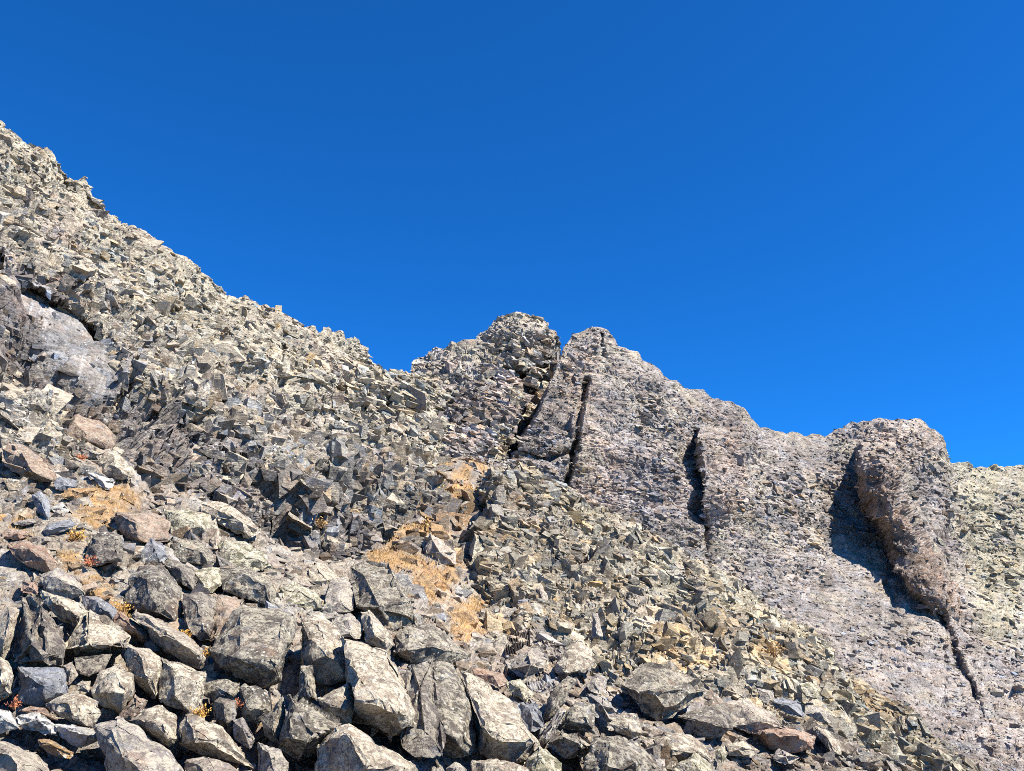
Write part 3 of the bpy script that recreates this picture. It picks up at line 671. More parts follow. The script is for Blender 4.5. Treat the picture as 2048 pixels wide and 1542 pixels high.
B = [
 # tint, label, outline, ridge points (x, y, how far they stand out)
 ('b', 'wedge boulder with a deeply shaded brown left face, below the left cliff', [(126,872),(147,841),(160,832),(190,840),(220,865),(227,890),(217,900),(130,880)], [(150,846,.35),(181,876,.55),(200,860,.3)]),
 ('g', 'long lichen-flecked slab lying under the wedge boulder', [(128,905),(130,882),(160,885),(215,902),(200,922),(160,918)], [(150,890,.3),(195,906,.3)]),
 ('c', 'pale boulder with a dark left face below the long slab', [(195,925),(210,908),(230,902),(250,920),(268,940),(262,955),(240,960),(205,950)], [(225,907,.35),(233,932,.45),(247,946,.35)]),
 ('b', 'large brown tilted slab at the left edge above the ochre patch', [(8,900),(20,887),(50,892),(65,905),(95,925),(110,950),(107,960),(85,962),(35,945),(10,925)], [(52,920,.3),(62,942,.3)]),
 ('r', 'tan flat-topped slab at the left edge, highest of the talus', [(-20,830),(25,850),(50,856),(95,856),(112,885),(105,905),(60,888),(30,872),(-10,856)], [(60,870,.3),(98,872,.3)]),
 ('u', 'small flat grey block at the upper rim of the ochre patch', [(108,965),(118,955),(140,957),(157,963),(150,975),(125,982),(112,978)], [(135,965,.3)]),
 ('o', 'orange-topped flat stone lying in the ochre patch', [(122,988),(140,977),(175,975),(195,980),(172,1000),(148,1004)], [(150,987,.3),(175,984,.3)]),
 ('w', 'bright white leaning plate at the upper rim of the ochre patch', [(176,946),(188,945),(215,955),(228,963),(215,983)], [(205,962,.15)]),
 ('u', 'pale grey upright chunk on the left of the ochre patch', [(65,990),(78,978),(95,995),(102,1015),(100,1045),(85,1038),(72,1020)], [(85,1005,.35),(92,1028,.3)]),
 ('w', 'pale flat plate beside the upright grey chunk', [(97,1015),(125,1005),(143,1022),(120,1032)], [(122,1017,.2)]),
 ('u', 'smooth grey slab overhanging the ochre strip', [(85,1062),(95,1048),(140,1037),(152,1050),(125,1065),(95,1075)], [(120,1052,.3),(98,1058,.3)]),
 ('g', 'thin flat slab left of the ochre strip', [(25,1043),(65,1037),(74,1045),(50,1051),(30,1050)], [(50,1043,.2)]),
 ('r', 'flat reddish stone at the left edge beside the ochre strip', [(2,1068),(15,1057),(52,1062),(60,1070),(40,1080),(10,1078)], [(35,1067,.25)]),
 ('b', 'sharp-cornered block with brown top and grey front, right of the ochre patch', [(225,1035),(235,1023),(295,1024),(338,1042),(335,1080),(275,1090),(250,1075),(232,1052)], [(240,1025,.25),(272,1043,.5),(277,1086,.45),(330,1046,.2)]),
 ('d', 'dark crusted squarish rock below the brown-topped block', [(172,1100),(185,1070),(212,1064),(244,1071),(245,1122),(220,1128),(185,1132),(172,1120)], [(232,1078,.35),(232,1118,.3),(195,1085,.3)]),
 ('u', 'clean blue-grey pointed rock under the brown-topped block', [(282,1105),(302,1077),(325,1087),(337,1115),(320,1126),(285,1128)], [(306,1085,.3),(312,1105,.4)]),
 ('y', 'mossy yellow-green block right of the brown-topped block', [(328,1020),(362,1016),(420,1030),(430,1052),(414,1080),(345,1072),(335,1045)], [(360,1030,.3),(405,1050,.35)]),
 ('l', 'dark mottled block under the mossy yellow-green one', [(343,1076),(400,1080),(417,1100),(432,1120),(418,1131),(370,1124),(343,1115)], [(365,1088,.3),(405,1105,.35)]),
 ('c', 'pale upright blade of rock beside a black gap', [(415,1045),(432,1038),(442,1075),(434,1108),(420,1090),(412,1065)], [(430,1055,.35)]),
 ('c', 'long pale shelf of lichened rock at the foot of the dark cliff', [(403,1005),(440,1002),(475,1018),(505,1043),(520,1062),(492,1078),(468,1050),(440,1040),(405,1028)], [(440,1015,.3),(485,1045,.3)]),
 ('d', 'dark rounded boulder with a speckled pale right side', [(249,1197),(258,1159),(278,1134),(322,1131),(334,1141),(363,1176),(366,1211),(357,1246),(316,1226),(264,1217)], [(318,1150,.35),(318,1218,.4),(280,1160,.3)]),
 ('l', 'mottled boulder with a bright lower right edge, above the big lichen boulder', [(444,1140),(486,1130),(539,1155),(553,1180),(546,1213),(500,1196),(448,1182)], [(490,1148,.35),(530,1170,.35)]),
 ('y', 'blocky lichen-green rock under the long pale shelf', [(437,1090),(450,1080),(490,1085),(530,1110),(540,1135),(500,1142),(455,1132),(437,1118)], [(465,1098,.3),(515,1118,.3)]),
 ('y', 'small rock coated in yellow lichen beside a dark crack', [(388,1142),(425,1132),(446,1140),(443,1170),(425,1187),(395,1182)], [(420,1150,.3),(410,1172,.3)]),
 ('d', 'dark low rock between the ochre strip and the yellow-lichened rock', [(325,1126),(345,1119),(385,1135),(397,1160),(387,1180),(365,1168),(340,1142)], [(360,1138,.3)]),
 ('l', 'big mottled green-grey boulder in the left centre foreground', [(420,1300),(450,1250),(487,1207),(540,1212),(588,1232),(590,1262),(581,1297),(568,1332),(560,1364),(535,1374),(482,1360),(440,1335)], [(480,1235,.22),(570,1242,.25),(555,1318,.32),(480,1318,.28),(540,1350,.22)]),
 ('d', 'dark cracked slab left of the big mottled boulder', [(368,1190),(400,1184),(434,1194),(428,1240),(416,1292),(400,1290),(366,1240)], [(395,1205,.2),(410,1250,.2)]),
 ('b', 'smooth brown shaded slab tucked behind the big mottled boulder', [(436,1190),(488,1200),(476,1225),(450,1262),(420,1296),(424,1240)], [(455,1215,.12),(440,1250,.12)]),
 ('c', 'cracked pale column of rock right of the black fissure', [(600,1234),(645,1229),(675,1257),(686,1312),(701,1330),(700,1357),(640,1377),(630,1337),(602,1332)], [(640,1245,.3),(665,1318,.35),(615,1270,.25)]),
 ('b', 'small purple-brown block set into the pale column', [(620,1282),(640,1273),(657,1290),(655,1315),(645,1333),(626,1325)], [(640,1290,.5),(640,1315,.5)]),
 ('l', 'narrow mottled pillar at the bottom of the black fissure', [(598,1334),(625,1332),(634,1400),(615,1405),(596,1392)], [(612,1350,.4),(622,1390,.45)]),
 ('c', 'pale block under the cracked column, half in shade', [(636,1397),(668,1380),(702,1362),(707,1422),(701,1450),(670,1443),(645,1425)], [(690,1375,.25),(695,1420,.35),(660,1410,.35)]),
 ('c', 'largest bright boulder with a broad shaded underside, bottom centre', [(685,1279),(725,1287),(775,1305),(788,1337),(817,1375),(832,1427),(826,1462),(800,1490),(750,1480),(704,1450),(704,1382),(699,1332),(688,1307)], [(712,1404,.48),(755,1404,.55),(800,1422,.46),(822,1440,.2),(740,1330,.15)]),
 ('d', 'dark leaning slab in the shade right of the largest bright boulder', [(822,1330),(864,1327),(852,1397),(884,1502),(842,1520),(806,1490),(833,1410)], [(840,1380,.1),(850,1460,.1)]),
 ('l', 'tall standing brown slab with pale lichen streaks, bottom centre', [(860,1330),(895,1329),(920,1352),(941,1395),(936,1445),(952,1500),(925,1513),(900,1517),(878,1500),(845,1407),(850,1375)], [(905,1345,.16),(932,1400,.2),(932,1470,.22),(875,1400,.22),(895,1480,.25)]),
 ('c', 'tall leaning slab with a pale top and dark lower face, right of the standing slab', [(924,1347),(936,1341),(980,1373),(1030,1410),(1056,1453),(1077,1490),(1052,1522),(1025,1529),(960,1508),(958,1457),(948,1402)], [(965,1455,.38),(1002,1462,.45),(1052,1466,.36),(985,1400,.15)]),
 ('l', 'craggy boulder with vivid red lichen below the gully', [(704,1137),(734,1124),(776,1134),(809,1182),(847,1239),(829,1250),(800,1262),(779,1252),(740,1223),(716,1212),(707,1170)], [(728,1150,.25),(790,1160,.32),(812,1200,.35),(760,1215,.35)]),
 ('c', 'bright pale block leaning under the red-lichened boulder', [(722,1226),(740,1219),(785,1273),(789,1290),(770,1304),(731,1283)], [(740,1232,.3),(750,1270,.4),(772,1280,.35)]),
 ('l', 'wide overhanging slab capping the tall standing slabs', [(788,1262),(815,1250),(862,1246),(900,1273),(940,1311),(884,1330),(824,1327),(786,1308)], [(820,1262,.3),(866,1290,.45),(912,1304,.25),(815,1300,.35)]),
 ('c', 'small bright wedge at the foot of the dark cliff', [(614,1143),(632,1121),(662,1138),(684,1158),(650,1175),(620,1163)], [(635,1135,.3),(655,1160,.35)]),
 ('y', 'knobbly lichened rock above the black fissure', [(560,1175),(590,1165),(625,1180),(646,1200),(642,1220),(570,1213)], [(595,1178,.3),(630,1200,.3)]),
 ('g', 'round-topped rock half in shadow left of the red-lichened boulder', [(650,1180),(665,1158),(695,1156),(711,1190),(706,1222),(670,1227),(652,1210)], [(680,1170,.35),(685,1205,.35)]),
 ('g', 'stack of thin plates between the bright block and the pale column', [(663,1240),(700,1226),(726,1250),(722,1278),(680,1272)], [(695,1240,.3),(705,1262,.3)]),
 ('l', 'blocky boulder with shaded base, bottom left of centre', [(567,1439),(578,1391),(620,1410),(676,1448),(660,1483),(635,1507),(596,1516),(558,1493)], [(590,1410,.25),(578,1470,.4),(625,1478,.45),(662,1458,.25)]),
 ('c', 'rough ridged boulder cut by the bottom edge, centre left', [(632,1490),(672,1455),(700,1451),(740,1485),(790,1505),(842,1540),(825,1600),(670,1600),(628,1530)], [(695,1465,.35),(735,1530,.4),(790,1530,.3)]),
 ('l', 'small angular block under the big mottled boulder', [(480,1374),(490,1366),(530,1380),(542,1400),(541,1425),(515,1451),(490,1440),(478,1410)], [(515,1388,.3),(530,1415,.3),(495,1420,.35)]),
 ('d', 'dark broken rock beside the small angular block', [(423,1408),(440,1395),(473,1400),(473,1430),(455,1457),(428,1440)], [(448,1412,.3)]),
 ('l', 'low mottled rock under the left end of the big mottled boulder', [(408,1365),(450,1358),(479,1366),(476,1396),(430,1402),(403,1390)], [(440,1376,.3)]),
 ('g', 'narrow grey stone pointing down beside a dark joint', [(465,1436),(485,1436),(512,1479),(500,1497),(470,1478)], [(485,1455,.3)]),
 ('l', 'tilted stone wedged left of the blocky shaded boulder', [(524,1442),(565,1394),(573,1440),(560,1492),(530,1472)], [(555,1420,.3),(545,1460,.3)]),
 ('g', 'grey rock cut by the bottom edge below the tilted stone', [(516,1484),(560,1500),(577,1525),(574,1590),(515,1590)], [(545,1512,.35)]),
 ('d', 'tall dark spire-shaped stone at lower left', [(50,1200),(66,1195),(85,1212),(117,1252),(128,1297),(120,1338),(100,1341),(85,1333),(33,1328),(46,1282),(52,1232)], [(82,1222,.25),(64,1285,.4),(98,1318,.42)]),
 ('u', 'broken dark block under the spire-shaped stone', [(36,1333),(92,1341),(125,1338),(139,1372),(136,1402),(100,1400),(82,1415),(41,1405)], [(62,1352,.35),(122,1352,.3),(100,1380,.35)]),
 ('p', 'pale-sided stone at the left edge beside the spire', [(-30,1270),(0,1243),(15,1214),(46,1216),(34,1277),(18,1313),(-10,1322)], [(20,1235,.3),(12,1280,.35)]),
 ('c', 'cream rounded boulder cut by the left edge', [(-45,1340),(0,1314),(15,1321),(28,1352),(21,1398),(0,1404),(-45,1404)], [(5,1335,.3),(10,1375,.35)]),
 ('c', 'long cream lichen slab above the shaded hollow, lower left', [(80,1180),(112,1191),(160,1206),(174,1222),(156,1258),(120,1240),(88,1208)], [(120,1205,.25),(155,1232,.3)]),
 ('c', 'lichen-spotted boulder with a dark hollow beneath, lower left', [(130,1297),(150,1262),(172,1236),(180,1222),(217,1250),(258,1272),(246,1297),(215,1313),(170,1300),(148,1312)], [(172,1262,.3),(175,1290,.5),(222,1290,.42)]),
 ('d', 'dark stone deep inside the shaded hollow', [(150,1316),(222,1309),(208,1338),(175,1352),(155,1343)], [(185,1325,.05)]),
 ('p', 'small pale shard left of the shaded hollow', [(126,1331),(145,1324),(156,1350),(140,1369),(130,1352)], [(142,1342,.3)]),
 ('g', 'small cube-like pale stone below the shaded hollow', [(152,1370),(165,1361),(181,1362),(179,1386),(156,1381)], [(168,1370,.35)]),
 ('c', 'broad lichen-dotted boulder in the lower left', [(179,1388),(200,1342),(240,1326),(266,1350),(272,1382),(242,1428),(205,1411)], [(232,1345,.3),(250,1380,.4),(215,1385,.35)]),
 ('c', 'long lichen-dotted slab standing right of the broad boulder', [(241,1285),(292,1296),(327,1320),(317,1404),(290,1384),(257,1350)], [(285,1310,.25),(300,1360,.3)]),
 ('c', 'squarish lichened slab with a dry tuft at its right', [(325,1318),(365,1325),(412,1347),(406,1418),(390,1432),(317,1402)], [(345,1335,.22),(390,1365,.28),(350,1395,.25)]),
 ('u', 'blue-grey slab at the end of the ochre strip', [(163,1190),(200,1194),(233,1215),(229,1243),(195,1236),(170,1218)], [(195,1203,.25),(215,1225,.3)]),
 ('r', 'red-brown sloping slab below the ochre strip', [(224,1241),(240,1221),(301,1266),(293,1291),(255,1268),(229,1253)], [(245,1232,.25),(285,1270,.3)]),
 ('u', 'little grey stone perched on top of the lichened slabs', [(287,1288),(296,1275),(304,1271),(322,1290),(318,1302),(295,1301)], [(303,1282,.35)]),
 ('p', 'banded slab with a pale striped face, under the dark rounded boulder', [(264,1224),(295,1228),(330,1250),(372,1268),(405,1296),(411,1338),(385,1331),(322,1303),(282,1254)], [(320,1262,.28),(372,1290,.36),(395,1310,.25)]),
 ('c', 'speckled rock with a dark left half, lower left', [(88,1411),(120,1393),(150,1381),(196,1402),(202,1427),(186,1455),(140,1443),(115,1435)], [(142,1400,.35),(160,1440,.4)]),
 ('b', 'small brown wedge jammed below the broad boulder', [(239,1431),(270,1389),(296,1402),(286,1423),(255,1444)], [(275,1402,.3)]),
 ('g', 'large grey slab running to the bottom edge, lower left', [(190,1455),(240,1431),(275,1459),(338,1499),(372,1545),(350,1610),(240,1610),(203,1500)], [(240,1450,.25),(300,1500,.3),(250,1520,.3)]),
 ('c', 'knobbly cream boulder beside the brown wedge', [(263,1442),(290,1421),(325,1411),(352,1432),(357,1477),(336,1494),(300,1466)], [(300,1435,.3),(330,1445,.35),(335,1475,.35)]),
 ('c', 'cream lichened boulder sloping right to a dark joint', [(356,1462),(375,1429),(446,1454),(477,1492),(507,1536),(455,1529),(410,1497),(359,1492)], [(385,1448,.3),(440,1485,.35),(390,1480,.35)]),
 ('p', 'pinkish low slab at the bottom edge under the cream boulder', [(368,1522),(420,1509),(500,1541),(512,1610),(378,1610)], [(420,1530,.25)]),
 ('w', 'white slab stained yellow at its right end, lower left', [(106,1450),(145,1446),(191,1461),(199,1480),(160,1497),(120,1474)], [(145,1458,.3),(180,1472,.3)]),
 ('w', 'pale angular slab left of the yellow-stained one', [(35,1433),(75,1426),(110,1451),(113,1471),(75,1461),(40,1451)], [(75,1440,.25)]),
 ('o', 'orange-stained long stone near the bottom left corner', [(76,1481),(100,1478),(151,1507),(143,1519),(100,1508),(79,1492)], [(105,1489,.3)]),
 ('p', 'large pinkish boulder cut by the bottom left corner', [(-70,1470),(0,1483),(37,1491),(75,1511),(102,1546),(80,1630),(-70,1630)], [(20,1505,.3),(55,1535,.3)]),
 ('r', 'low reddish stone above the pale angular slab', [(36,1422),(60,1411),(90,1416),(116,1441),(75,1433)], [(75,1422,.25)]),
 ('w', 'white broken stone at the left edge near the bottom', [(-20,1414),(20,1421),(38,1456),(0,1467),(-20,1462)], [(12,1438,.3)]),
 ('r', 'dark red-brown slab at the left edge below the ochre strip', [(15,1093),(52,1081),(87,1095),(117,1124),(100,1147),(40,1127)], [(60,1098,.25),(90,1120,.3)]),
 ('g', 'sloping grey slab below the dark red-brown slab', [(78,1149),(115,1137),(155,1158),(170,1188),(135,1202),(88,1184)], [(115,1155,.25),(145,1178,.3)]),
 ('r', 'small orange-brown block at the left, above the spire-shaped stone', [(45,1163),(75,1165),(74,1188),(44,1183)], [(62,1170,.35)]),
 ('l', 'angular boulder hanging over a black hollow, lower right of centre', [(1240,1380),(1287,1331),(1340,1336),(1396,1364),(1402,1382),(1370,1398),(1360,1418),(1310,1444),(1260,1403)], [(1300,1350,.2),(1292,1396,.45),(1362,1390,.38),(1375,1366,.25)]),
 ('d', 'dark boulder with red lichen at its upper right, bottom right of centre', [(1358,1433),(1400,1417),(1446,1406),(1461,1422),(1464,1458),(1420,1482),(1390,1468)], [(1440,1418,.25),(1445,1452,.35),(1395,1440,.3)]),
 ('p', 'pale pinkish slab right of the dark red-lichened boulder', [(1450,1407),(1487,1396),(1543,1426),(1564,1453),(1500,1466),(1466,1453)], [(1490,1412,.25),(1530,1440,.3)]),
 ('r', 'red-brown overhanging block with its face in shade, bottom right', [(1500,1464),(1540,1456),(1602,1461),(1632,1472),(1624,1498),(1590,1506),(1550,1502),(1520,1492)], [(1530,1465,.45),(1605,1470,.45)]),
 ('c', 'bedded pale boulder near the bottom edge, right of centre', [(1308,1481),(1330,1463),(1380,1471),(1414,1494),(1427,1523),(1395,1530),(1350,1520),(1313,1508)], [(1345,1475,.25),(1395,1500,.35),(1345,1505,.35)]),
 ('y', 'lichened boulder cut by the bottom edge under the bedded pale one', [(1345,1532),(1390,1506),(1422,1530),(1434,1590),(1340,1590)], [(1388,1522,.35)]),
 ('y', 'small egg-shaped mossy stone near the bottom edge', [(1431,1498),(1447,1491),(1455,1507),(1446,1528),(1431,1518)], [(1444,1506,.4)]),
 ('c', 'low pale stone right of the egg-shaped one', [(1449,1491),(1487,1481),(1519,1502),(1500,1514),(1459,1511)], [(1485,1493,.3)]),
 ('g', 'round grey stone under the red-brown overhanging block', [(1546,1508),(1562,1499),(1597,1515),(1576,1527),(1549,1521)], [(1570,1510,.35)]),
 ('u', 'square pale grey block on the lower right slope', [(1544,1408),(1560,1398),(1598,1403),(1607,1435),(1575,1427)], [(1575,1410,.3)]),
 ('g', 'grey blocky stone right of the square pale block', [(1609,1410),(1635,1413),(1664,1430),(1661,1452),(1630,1439),(1611,1428)], [(1640,1425,.35)]),
 ('y', 'yellow-green lichened plate on the lower right slope', [(1598,1368),(1622,1363),(1642,1382),(1636,1399),(1612,1392)], [(1622,1376,.25)]),
 ('c', 'leaning pale slab below the grey blocky stone', [(1628,1450),(1652,1459),(1679,1482),(1684,1509),(1665,1507),(1638,1477)], [(1655,1475,.3)]),
 ('g', 'stone with a shadowed hollow at its left, lower right slope', [(1513,1377),(1545,1381),(1549,1403),(1527,1406)], [(1535,1388,.4)]),
 ('c', 'upright pale boulder with a dark left flank, right of centre', [(1106,1338),(1132,1296),(1155,1281),(1184,1297),(1192,1332),(1170,1344),(1125,1354)], [(1138,1300,.35),(1130,1345,.4),(1165,1310,.3)]),
 ('g', 'wide grey boulder left of the upright pale one', [(1015,1321),(1040,1306),(1078,1296),(1097,1320),(1089,1341),(1050,1354),(1023,1338)], [(1055,1306,.3),(1062,1330,.4)]),
 ('g', 'thin grey plank of rock leaning to the right, bottom centre', [(1076,1481),(1117,1416),(1133,1421),(1102,1480),(1085,1494)], [(1122,1425,.3),(1092,1478,.3)]),
 ('l', 'dark lichened plank of rock above the thin leaning one', [(1085,1433),(1100,1382),(1137,1351),(1151,1362),(1121,1417),(1095,1442)], [(1132,1362,.3),(1105,1410,.35)]),
 ('l', 'layered block of thin dark plates, bottom centre right', [(1121,1456),(1126,1430),(1150,1402),(1188,1410),(1191,1468),(1160,1462)], [(1150,1415,.3),(1180,1440,.35),(1140,1445,.3)]),
 ('l', 'dark block under the layered plates', [(1095,1488),(1122,1463),(1155,1469),(1187,1490),(1176,1509),(1132,1517)], [(1125,1475,.3),(1165,1492,.4)]),
 ('l', 'large banded boulder cut by the bottom edge, right of the layered plates', [(1168,1540),(1177,1507),(1190,1471),(1237,1469),(1292,1502),(1323,1536),(1312,1610),(1185,1610)], [(1220,1485,.25),(1270,1520,.35),(1215,1530,.35)]),
 ('c', 'rounded pale boulder below the black hollow', [(1218,1447),(1245,1426),(1275,1426),(1284,1467),(1262,1477),(1233,1462)], [(1255,1437,.3),(1262,1460,.4)]),
 ('g', 'sloping grey slab left of the black hollow', [(1173,1388),(1205,1396),(1237,1427),(1223,1449),(1185,1414)], [(1205,1412,.25)]),
 ('g', 'small grey block above the sloping grey slab', [(1173,1368),(1192,1346),(1217,1357),(1201,1389),(1178,1381)], [(1195,1362,.35)]),
 ('y', 'pale green-tinged block at the end of a dark slab', [(1013,1365),(1040,1358),(1068,1387),(1050,1404),(1020,1384)], [(1040,1375,.3)]),
 ('r', 'long thin red-brown slab above the tall leaning slab', [(943,1333),(1007,1348),(1017,1367),(1000,1376),(950,1349)], [(985,1350,.3)]),
 ('u', 'fresh grey broken block right of the tall leaning slab', [(1038,1408),(1070,1403),(1089,1452),(1062,1462),(1043,1434)], [(1065,1420,.3)]),
 ('y', 'mossy pointed boulder at the bottom edge under the leaning plank', [(1050,1525),(1080,1493),(1122,1527),(1128,1600),(1045,1600)], [(1082,1510,.35)]),
 ('c', 'flat pale boulder at the bottom edge under the leaning slabs', [(948,1527),(1000,1523),(1050,1541),(1062,1610),(945,1610)], [(1000,1535,.3)]),
 ('g', 'round grey stone at the bottom edge, centre', [(893,1535),(912,1522),(934,1537),(938,1600),(888,1600)], [(913,1535,.4)]),
 ('g', 'slim upright spike of rock on the outcrop', [(1183,1276),(1185,1228),(1196,1226),(1206,1272),(1197,1278)], [(1193,1245,.5),(1195,1272,.6)]),
 ('g', 'flat-topped small block, uppermost of three on the outcrop', [(1019,1186),(1035,1181),(1048,1195),(1032,1202)], [(1034,1190,.4)]),
 ('u', 'cube-shaped small block, lowest of three on the outcrop', [(1036,1201),(1060,1196),(1059,1216),(1037,1217)], [(1050,1203,.45)]),
 ('p', 'long pinkish block, rightmost of three on the outcrop', [(1064,1171),(1082,1166),(1099,1202),(1084,1208),(1070,1186)], [(1080,1180,.4),(1086,1198,.4)]),
 ('p', 'broad craggy rock standing in the golden gully', [(846,1077),(862,1069),(886,1080),(911,1105),(908,1129),(875,1127),(850,1107)], [(864,1078,.4),(880,1105,.4)]),
 ('g', 'pale flat rock at the head of the golden gully', [(908,1017),(930,1003),(949,1005),(941,1028),(918,1032)], [(932,1012,.35)]),
 ('u', 'small grey plate lying at the foot of the golden gully', [(861,1233),(888,1224),(894,1240),(870,1244)], [(880,1232,.3)]),
]
for i, (tk, label, outline, ridge) in enumerate(B):
    r = np.random.default_rng(500 + i)
    o_ = np.array(outline, float); cx, cy = o_.mean(0)
    outline = [(cx + (x - cx) * 1.06, cy + (y - cy) * 1.06) for x, y in outline]
    w, h = np.ptp(o_[:, 0]), np.ptp(o_[:, 1]); pxs = math.sqrt(w * h)
    yb_ = o_[:, 1].max(); Dc = .55 * ground_depth(cx, yb_ - .1 * h) + .45 * ground_depth(cx, cy) + .1; size = pxs * Dc / F
    gc_ = ground_depth(cx, cy); SL = .30
    near = (.0 + r.uniform(0, .2)) * size
    pts = []
    for (x, y) in outline:
        d = Dc + SL * (ground_depth(x, y) - gc_); pts.append(PX(x, y, d - near + r.normal(0, .03) * size))
        bx, by_ = cx + (x - cx) * .82, cy + (y - cy) * .82
        pts.append(PX(bx, by_, d + .7 * size))
    for (x, y, f) in ridge:
        d = Dc + SL * (ground_depth(x, y) - gc_); pts.append(PX(x, y, d - near - 1.7 * f * size))
    pts = np.array(pts); base = pts.mean(0)
    bm = hull_points(pts - base)
    for _ in range(4):
        nv = Vector(r.normal(0, 1, 3)).normalized(); nv.y *= .7; nv.normalize()
        ext = sorted(v.co.dot(nv) for v in bm.verts); lo, hi = ext[0], ext[-1]
        bmesh.ops.bisect_plane(bm, geom=bm.verts[:] + bm.edges[:] + bm.faces[:], plane_co=nv * (hi - (hi - lo) * r.uniform(.02, .10)), plane_no=nv, clear_outer=True)
        vs = [v.co.copy() for v in bm.verts]; bm.free(); bm = hull_points(vs)
    es = [e for e in bm.edges if len(e.link_faces) == 2 and e.calc_face_angle(0) > .35]
    bmesh.ops.bevel(bm, geom=es, offset=.012 * size, segments=1, affect='EDGES', clamp_overlap=True)
    V, T = tri_arrays(bm)
    V, N, T = refine(V, T, max(6 * Dc / F, size / 13))
    V, var = roughen(V, N, size, 900 + i * 3, frame((r.normal(.25, .2), -.3, .9), r.uniform(0, 3)), 1.0, .55 if 'band' in label or 'plate' in label or 'bedded' in label or 'layer' in label else 1.0)
    c = np.array(TINT[tk]); c4 = np.repeat(c[None], len(V), 0); c4[:, :3] *= (var * r.uniform(.9, 1.12))[:, None]
    me = mesh_from('boulder', V, T, np.clip(c4, .02, .85), M_NEAR)
    nm = 'stone' if pxs < 32 else ('rock_slab' if 'slab' in label or 'plate' in label or 'plank' in label else 'boulder')
    o = link(nm, me, None, label=label, category={'stone': 'stone', 'rock_slab': 'rock slab', 'boulder': 'boulder'}[nm], group='loose boulders on the talus')
    o.location = base.tolist()

# ------------------------------------------------------------------ smaller stones between the boulders
soil_w = soil_mask
def inside(x, y, po):
    c = False; j = len(po) - 1
    for i in range(len(po)):
        (xi, yi), (xj, yj) = po[i], po[j]
        if (yi > y) != (yj > y) and x < (xj - xi) * (y - yi) / (yj - yi) + xi: c = not c
        j = i
    return c
seen = set()
def stones(n, px, seed, label, group, weight, sink=.05):
    """loose stones; each is named by the boulder it lies next to"""
    for o in pieces('stone', talus, n, px, R_G, seed, M_NEAR, None, weight, .45, sink):
        u, v = (float(t) for t in proj(np.array(o.matrix_world.translation)))
        lb = None
        if any(inside(u, v, b_[2]) for b_ in B): bpy.data.objects.remove(o); continue
        dist, nb = min((math.hypot(u - np.mean([p[0] for p in b_[2]]), v - np.mean([p[1] for p in b_[2]])), k) for k, b_ in enumerate(B))
        mx, my = np.mean([p[0] for p in B[nb][2]]), np.mean([p[1] for p in B[nb][2]])
        side = ('right of' if u > mx else 'left of') if abs(u - mx) > abs(v - my) * 1.2 else ('below' if v > my else 'above')
        short = B[nb][1].split(',')[0]
        lb = 'small stone just ' + side + ' the ' + short
        if len(lb.split()) > 16 or lb in seen: lb = 'second ' + lb
        if len(lb.split()) > 16 or lb in seen: bpy.data.objects.remove(o); continue
        seen.add(lb)
        o['label'] = lb; o['category'] = 'stone'; o['group'] = group
stones(90, (22, 52), 61, 'small angular stone wedged among the left foreground boulders', 'stones among the left foreground boulders', lambda x, y: (x < 620) * (y > 1080) * (1 - soil_w(x, y)))
stones(50, (20, 46), 62, 'small angular stone strewn at the foot of the left cliff', 'stones at the foot of the left cliff', lambda x, y: (x < 420) * (y < 1080) * (1 - .7 * soil_w(x, y)))
stones(45, (20, 46), 63, 'small broken stone among the boulders of the lower right', 'stones among the lower right boulders', lambda x, y: (x > 1050) * (y > 1380) * 1.0)
stones(40, (9, 26), 64, 'little stone lying on the golden gully slope', 'stones in the golden gully', lambda x, y: (x > 740) * (x < 1020) * (y < 1290) * 1.0)
stones(30, (20, 44), 65, 'small stone caught between the tall slabs of the bottom centre', 'stones between the bottom centre slabs', lambda x, y: (x > 620) * (x < 1080) * (y > 1250) * 1.0)
stuff('scree', talus, 8000, (4, 44), R_G, 66, M_NEAR, None, lambda x, y: 1 - .55 * soil_w(x, y), .5, .1, label='small broken rock fragments filling gaps of the talus', category='scree')

# ------------------------------------------------------------------ dry grass and small plants
def blades(P, Nn, n_per, h, seed, spread):
    r = np.random.default_rng(seed); n = len(P) * n_per
    b = np.repeat(P, n_per, 0) + r.normal(0, 1, (n, 3)) * np.repeat(spread, n_per)[:, None] * np.array([1, 1, .15])
    hh = np.repeat(h, n_per) * r.uniform(.5, 1.2, n)
    a = r.uniform(0, 6.283, n); lean = np.stack([np.cos(a), np.sin(a), 0 * a], -1) * (hh * r.uniform(.1, .7, n))[:, None]
    tip = b + lean + np.stack([0 * a, 0 * a, hh], -1)
    side = np.stack([-np.sin(a + 1), np.cos(a + 1), 0 * a], -1) * (hh * .09)[:, None]
    mid = b + lean * .35 + np.stack([0 * a, 0 * a, hh * .6], -1)
    V = np.stack([b - side, b + side, mid + side * .7, mid - side * .7, tip], 1).reshape(-1, 3)
    k = np.arange(n)[:, None] * 5
    T = np.concatenate([k + np.array([[0, 1, 2]]), k + np.array([[0, 2, 3]]), k + np.array([[3, 2, 4]])])
    return V, T
rg = np.random.default_rng(77)
gid = pick(talus, 1900, rg, lambda x, y: soil_w(x, y) * (vnoise(np.stack([x / 16, y / 11, 0 * x], -1), 7) > -.05))
gp = talus.V.reshape(-1, 3)[gid]; sc_ = gp[:, 1] / F
V, T = blades(gp, None, 8, 5.5 * sc_, 78, 4.0 * sc_)
link('dry_grass', mesh_from('dry_grass', V, T, None, M_GRASS), None, kind='stuff', label='short golden dry grass on the ochre soil patches', category='grass')

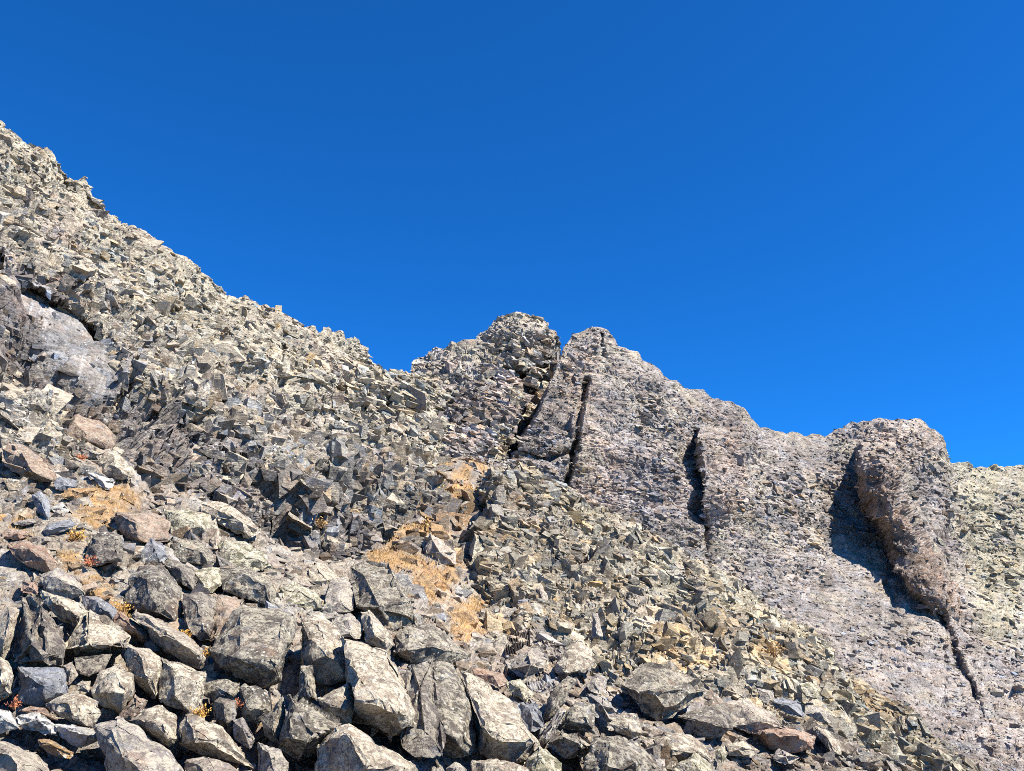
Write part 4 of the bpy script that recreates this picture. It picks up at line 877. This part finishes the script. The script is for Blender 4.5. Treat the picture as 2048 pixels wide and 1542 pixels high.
def shrub(x, y, px, leafmat, label, seed, cat='shrub'):
    r = np.random.default_rng(seed); d = ground_depth(x, y) - .25; p = PX(x, y + px * .5, d); s = px * d / F
    e = bpy.data.objects.new('dry_plant', None); col.objects.link(e); e.location = p.tolist()
    e['label'] = label; e['category'] = cat; e['group'] = 'small dry plants'
    n = 26; a = r.uniform(0, 6.283, n); el = r.uniform(.5, 1.4, n); ln = s * r.uniform(.5, 1.1, n)
    tip = np.stack([np.cos(a) * np.cos(el), np.sin(a) * np.cos(el), np.sin(el)], -1) * ln[:, None]
    w = s * .025; V = []; T = []
    for i in range(n):
        b0 = r.normal(0, s * .06, 3) * np.array([1, 1, .2]); k = len(V)
        for q in range(3):
            an = q * 2.09; off = np.array([math.cos(an), math.sin(an), 0]) * w
            V += [b0 + off, tip[i] * .5 + np.array([0, 0, s * .08]) + off * .7]
        V.append(tip[i])
        for q in range(3):
            q2 = (q + 1) % 3
            T += [[k + 2 * q, k + 2 * q2, k + 2 * q2 + 1], [k + 2 * q, k + 2 * q2 + 1, k + 2 * q + 1], [k + 2 * q + 1, k + 2 * q2 + 1, k + 6]]
    link('stem_cluster', mesh_from('stem_cluster', np.array(V), np.array(T), None, M_STEM), e)
    m = 150; j = r.integers(0, n, m); c = tip[j] * r.uniform(.45, 1.05, m)[:, None] + r.normal(0, s * .07, (m, 3))
    u = r.normal(0, 1, (m, 3)); u /= np.linalg.norm(u, axis=1)[:, None]; v = np.cross(u, r.normal(0, 1, (m, 3))); v /= np.linalg.norm(v, axis=1)[:, None]
    L = s * r.uniform(.07, .14, m)[:, None]
    V = np.stack([c - u * L, c + v * L * .45, c + u * L, c - v * L * .45], 1).reshape(-1, 3)
    link('foliage', mesh_from('foliage', V, np.arange(4 * m).reshape(-1, 4), None, leafmat), e)
for i, (x, y, px, m, lb) in enumerate([
    (160, 914, 24, M_LEAF_R, 'russet leafy shrub in front of the long slab, below the left cliff'),
    (366, 1270, 26, M_LEAF_O, 'orange plant in the joint right of the dark rounded boulder'),
    (432, 1232, 16, M_LEAF_O, 'little orange plant in the thin crack by the smooth brown slab'),
    (246, 1214, 24, M_LEAF_O, 'golden tuft at the lower end of the ochre strip'),
    (410, 1306, 22, M_LEAF_O, 'orange plant left of the big mottled boulder'),
    (471, 1408, 18, M_LEAF_R, 'reddish plant beside the small angular block'),
    (395, 1426, 30, M_LEAF_O, 'wide golden tuft right of the squarish lichened slab'),
    (150, 1070, 30, M_LEAF_O, 'golden bush below the smooth grey slab'),
    (178, 1122, 24, M_LEAF_R, 'twiggy russet plant left of the dark crusted rock'),
    (1056, 1232, 18, M_LEAF_R, 'small russet tuft on the outcrop below three blocks'),
    (1550, 1300, 30, M_GRASS, 'straw-coloured tuft high on the lower right slope'),
    (640, 1045, 22, M_GRASS, 'straw tuft growing on the dark lower cliff'),
    (880, 985, 30, M_LEAF_O, 'orange bush at the upper left of the golden gully'),
    (850, 1050, 34, M_GRASS, 'straw bush at the left rim of the golden gully'),
    (945, 980, 22, M_LEAF_O, 'orange tuft at the upper right of the golden gully'),
    (28, 1408, 22, M_LEAF_R, 'russet plant in the dark gap at the left edge'),
]): shrub(x, y, px, m, lb, 300 + i)
